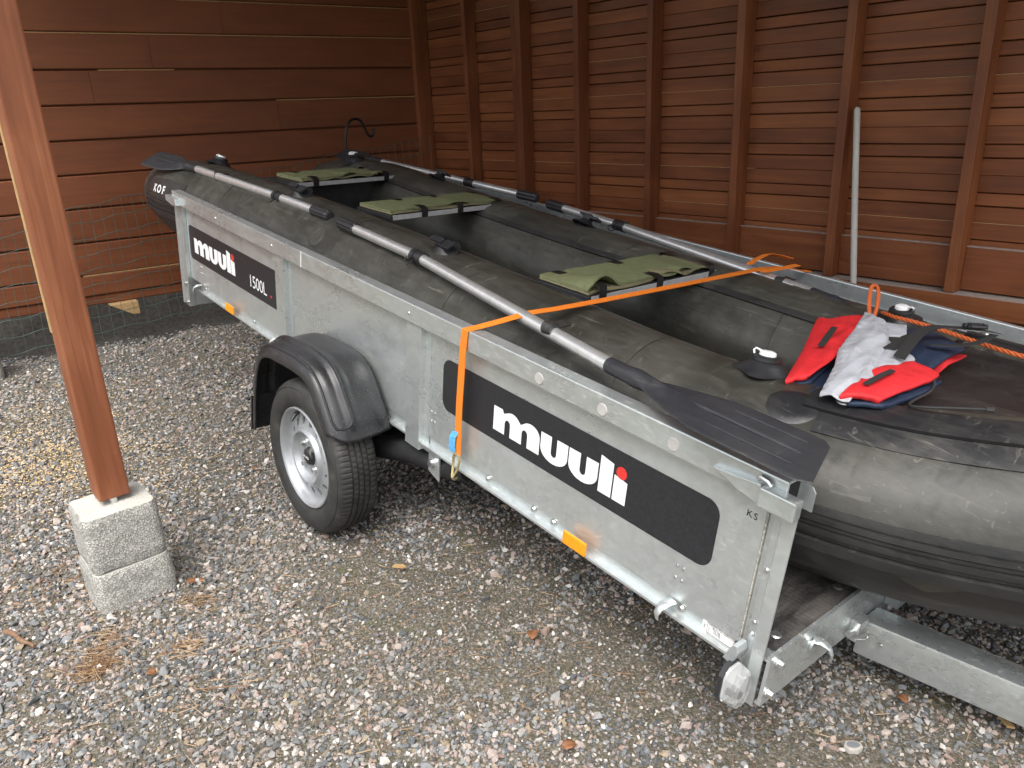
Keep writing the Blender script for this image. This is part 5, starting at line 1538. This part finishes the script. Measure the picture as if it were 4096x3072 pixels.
def web_strip(nm, pts, w, wdir, mat, n=20):
    o = part(nm, ribbon(pts, w, wdir, n=n), mat, lj); solidify(o, 0.002, 0); return o
web_strip('pocket_tape', [(1.604, 0.540, 0.747), (1.606, 0.600, 0.755), (1.608, 0.655, 0.757)], 0.013, (1, 0.05, 0), M['black_web'])
web_strip('pocket_tape', [(1.385, 0.752, 0.726), (1.362, 0.83, 0.734), (1.340, 0.900, 0.738)], 0.016, (1, 0.3, 0.15), M['black_web'])
web_strip('belt', [(1.529, 0.804, 0.755), (1.524, 0.907, 0.764), (1.529, 0.976, 0.768), (1.535, 1.02, 0.772)], 0.028, (1, 0.1, 0.1), M['black_web'])
web_strip('belt', [tuple(p) for p in catmull([(1.582, 0.739, 0.762), (1.563, 0.83, 0.775), (1.535, 0.965, 0.775), (1.54, 1.036, 0.776), (1.569, 1.101, 0.772), (1.599, 1.143, 0.770), (1.640, 1.170, 0.768)], 6)], 0.034, (1, -0.35, 0.1), M['black_web'], 40)
web_strip('belt', [tuple(p) for p in catmull([(1.640, 1.160, 0.764), (1.635, 1.09, 0.756), (1.618, 1.03, 0.752), (1.592, 0.975, 0.752), (1.56, 0.95, 0.75)], 6)], 0.024, (1, -0.35, 0.2), M['black_web'], 30)
mb = MB()
for a, b_ in (((1.588, 1.112), (1.612, 1.142)), ((1.600, 1.094), (1.624, 1.124))):
    mb.tube([(a[0], a[1], 0.785), (b_[0], b_[1], 0.785)], 0.005, 8)
mb.tube([(1.588, 1.112, 0.785), (1.600, 1.094, 0.785)], 0.005, 8); mb.tube([(1.612, 1.142, 0.785), (1.624, 1.124, 0.785)], 0.005, 8); mb.tube([(1.582, 1.098, 0.782), (1.622, 1.146, 0.782)], 0.007, 8)
part('buckle', mb, M['black_plastic'], lj, smooth=True)
mb = MB(); mb.tube([tuple(p) for p in catmull([(1.660, 0.763, 0.735), (1.679, 0.71, 0.722), (1.674, 0.632, 0.712), (1.686, 0.590, 0.716), (1.72, 0.585, 0.726), (1.761, 0.607, 0.735), (1.815, 0.628, 0.748)], 8)], 0.0030, 7)
mb.tube([(1.815, 0.628, 0.748), (1.828, 0.634, 0.750)], 0.006, 8)
part('draw_cord', mb, M['black_web'], lj, smooth=True)

# ------------------------------------------------------------------ small things on the gravel
def g1(x, y): return float(gz(np.array([x]), np.array([y]))[0])
mb = MB(); mb.tube([tuple(p) for p in catmull([(-0.085, -0.962, g1(-.08, -.96) + 0.022), (-0.05, -0.945, g1(-.05, -.945) + 0.024), (-0.01, -0.935, g1(0, -.93) + 0.020), (0.045, -0.910, g1(.04, -.91) + 0.016)], 5)], [0.008] * 6 + [0.007] * 6 + [0.005] * 4, 8)
solo('twig', 'thick brown bark twig on the gravel left of the footing, by the picture edge', 'twig', mb, M['bark'], smooth=True)
for (x, y, a, L, lab, gm) in ((-0.88, -0.015, 1.9, 0.11, 'straw coloured thin stick on the gravel between the post and the wheel', 'pale_wood'),
                              (0.452, 0.075, 0.6, 0.045, 'pale wood chip on the dirt just in front of the tyre', 'pale_wood'),
                              (2.02, 0.72, 2.4, 0.05, 'pale wood chip on the gravel below the drawbar', 'pale_wood'),
                              (0.60, -0.58, 0.9, 0.14, 'thin brown stalk on the open gravel right of the footing', 'bark')):
    mb = MB(); w = 0.008 if L < 0.06 else 0.0018
    z = g1(x, y) + 0.018; c, s_ = math.cos(a) * L / 2, math.sin(a) * L / 2
    if L < 0.06:
        mb.prism([(-L / 2, -w), (L / 2 - 0.008, -w * 0.8), (L / 2, 0.2 * w), (L / 2 - 0.012, w), (-L / 2 + 0.005, w * 0.9)], 2, 0, 0.006)
        mb.v = [(x + p[0] * math.cos(a) - p[1] * math.sin(a), y + p[0] * math.sin(a) + p[1] * math.cos(a), z + p[2]) for p in mb.v]
        solo('wood_chip', lab, 'wood chip', mb, M[gm])
    else:
        mb.tube([(x - c, y - s_, z), (x + 0.004, y, z + 0.004), (x + c, y + s_, z + 0.002)], w, 6)
        solo('stick', lab, 'stick', mb, M[gm], smooth=True)
def leaf(x, y, a, s_, label, grp=None):
    mb = MB(); P = []
    for i in range(7):
        f = i / 6; w = s_ * 0.42 * math.sin(PI * min(1, f * 0.92 + 0.06)) ** 0.8
        P.append([((f - 0.5) * s_, g * w, 0.006 + 0.3 * abs(g) * w + 0.10 * s_ * math.sin(f * 3 + g)) for g in (-1, -0.4, 0, 0.4, 1)])
    mb.grid(P)
    z = g1(x, y) + 0.016
    mb.v = [(x + p[0] * math.cos(a) - p[1] * math.sin(a), y + p[0] * math.sin(a) + p[1] * math.cos(a), z + p[2]) for p in mb.v]
    o = solo('fallen_leaf', label, 'leaf', mb, M['leaf'], smooth='all', group='dry leaves on the gravel'); solidify(o, 0.0006)
leaf(0.048, -0.462, 0.4, 0.035, 'curled brown leaf against the right foot of the concrete footing')
leaf(0.06, -0.43, 1.9, 0.022, 'small reddish leaf just beyond the leaf at the footing')
leaf(1.372, -0.061, 1.0, 0.035, 'tan leaf among pale stones at the bottom middle of the picture')
leaf(1.005, 0.159, 2.2, 0.040, 'flat grey brown leaf on the bare dirt beside the trailer')
leaf(0.42, -0.70, 0.2, 0.032, 'crumpled leaf beside the heap of pine needles')
leaf(-0.62, 0.05, 0.9, 0.03, 'rust brown leaf in front of the tyre near the mud flap')
leaf(1.83, 0.62, 2.4, 0.03, 'brown leaf in the shade under the drawbar')
# flat pale stone with a dark oval face
t = thing('marked_stone', 'flat pale stone with a dark oval face lying below the drawbar', 'stone', (1.814, 0.405, g1(1.814, .405)))
zz = g1(1.814, 0.405)
mb = MB(); pr = [(-0.034, -0.006), (-0.020, -0.022), (0.010, -0.024), (0.032, -0.008), (0.030, 0.012), (0.008, 0.022), (-0.020, 0.020)]
mb.prism([(1.814 + a * 0.7 - b_ * 0.7, 0.405 + a * 0.7 + b_ * 0.7) for a, b_ in [(p_ * 0.66, q_ * 0.66) for p_, q_ in pr]], 2, zz + 0.002, zz + 0.017); part('stone_body', mb, M['pale_stone'], t, bevel=0.003)
mb = MB(); mb.prism([(1.814 + (0.015 * math.cos(a)) * 0.7 - (0.0095 * math.sin(a)) * 0.7, 0.405 + 0.015 * math.cos(a) * 0.7 + 0.0095 * math.sin(a) * 0.7) for a in np.linspace(0, 2 * PI, 16, endpoint=False)], 2, zz + 0.017, zz + 0.0178); part('dark_face', mb, M['dark_stone'], t)
print('tris', sum(len(o.data.loop_triangles) if o.data.loop_triangles else sum(len(p.vertices) - 2 for p in o.data.polygons) for o in sc.objects if o.type == 'MESH' and len(o.data.polygons) < 50000))
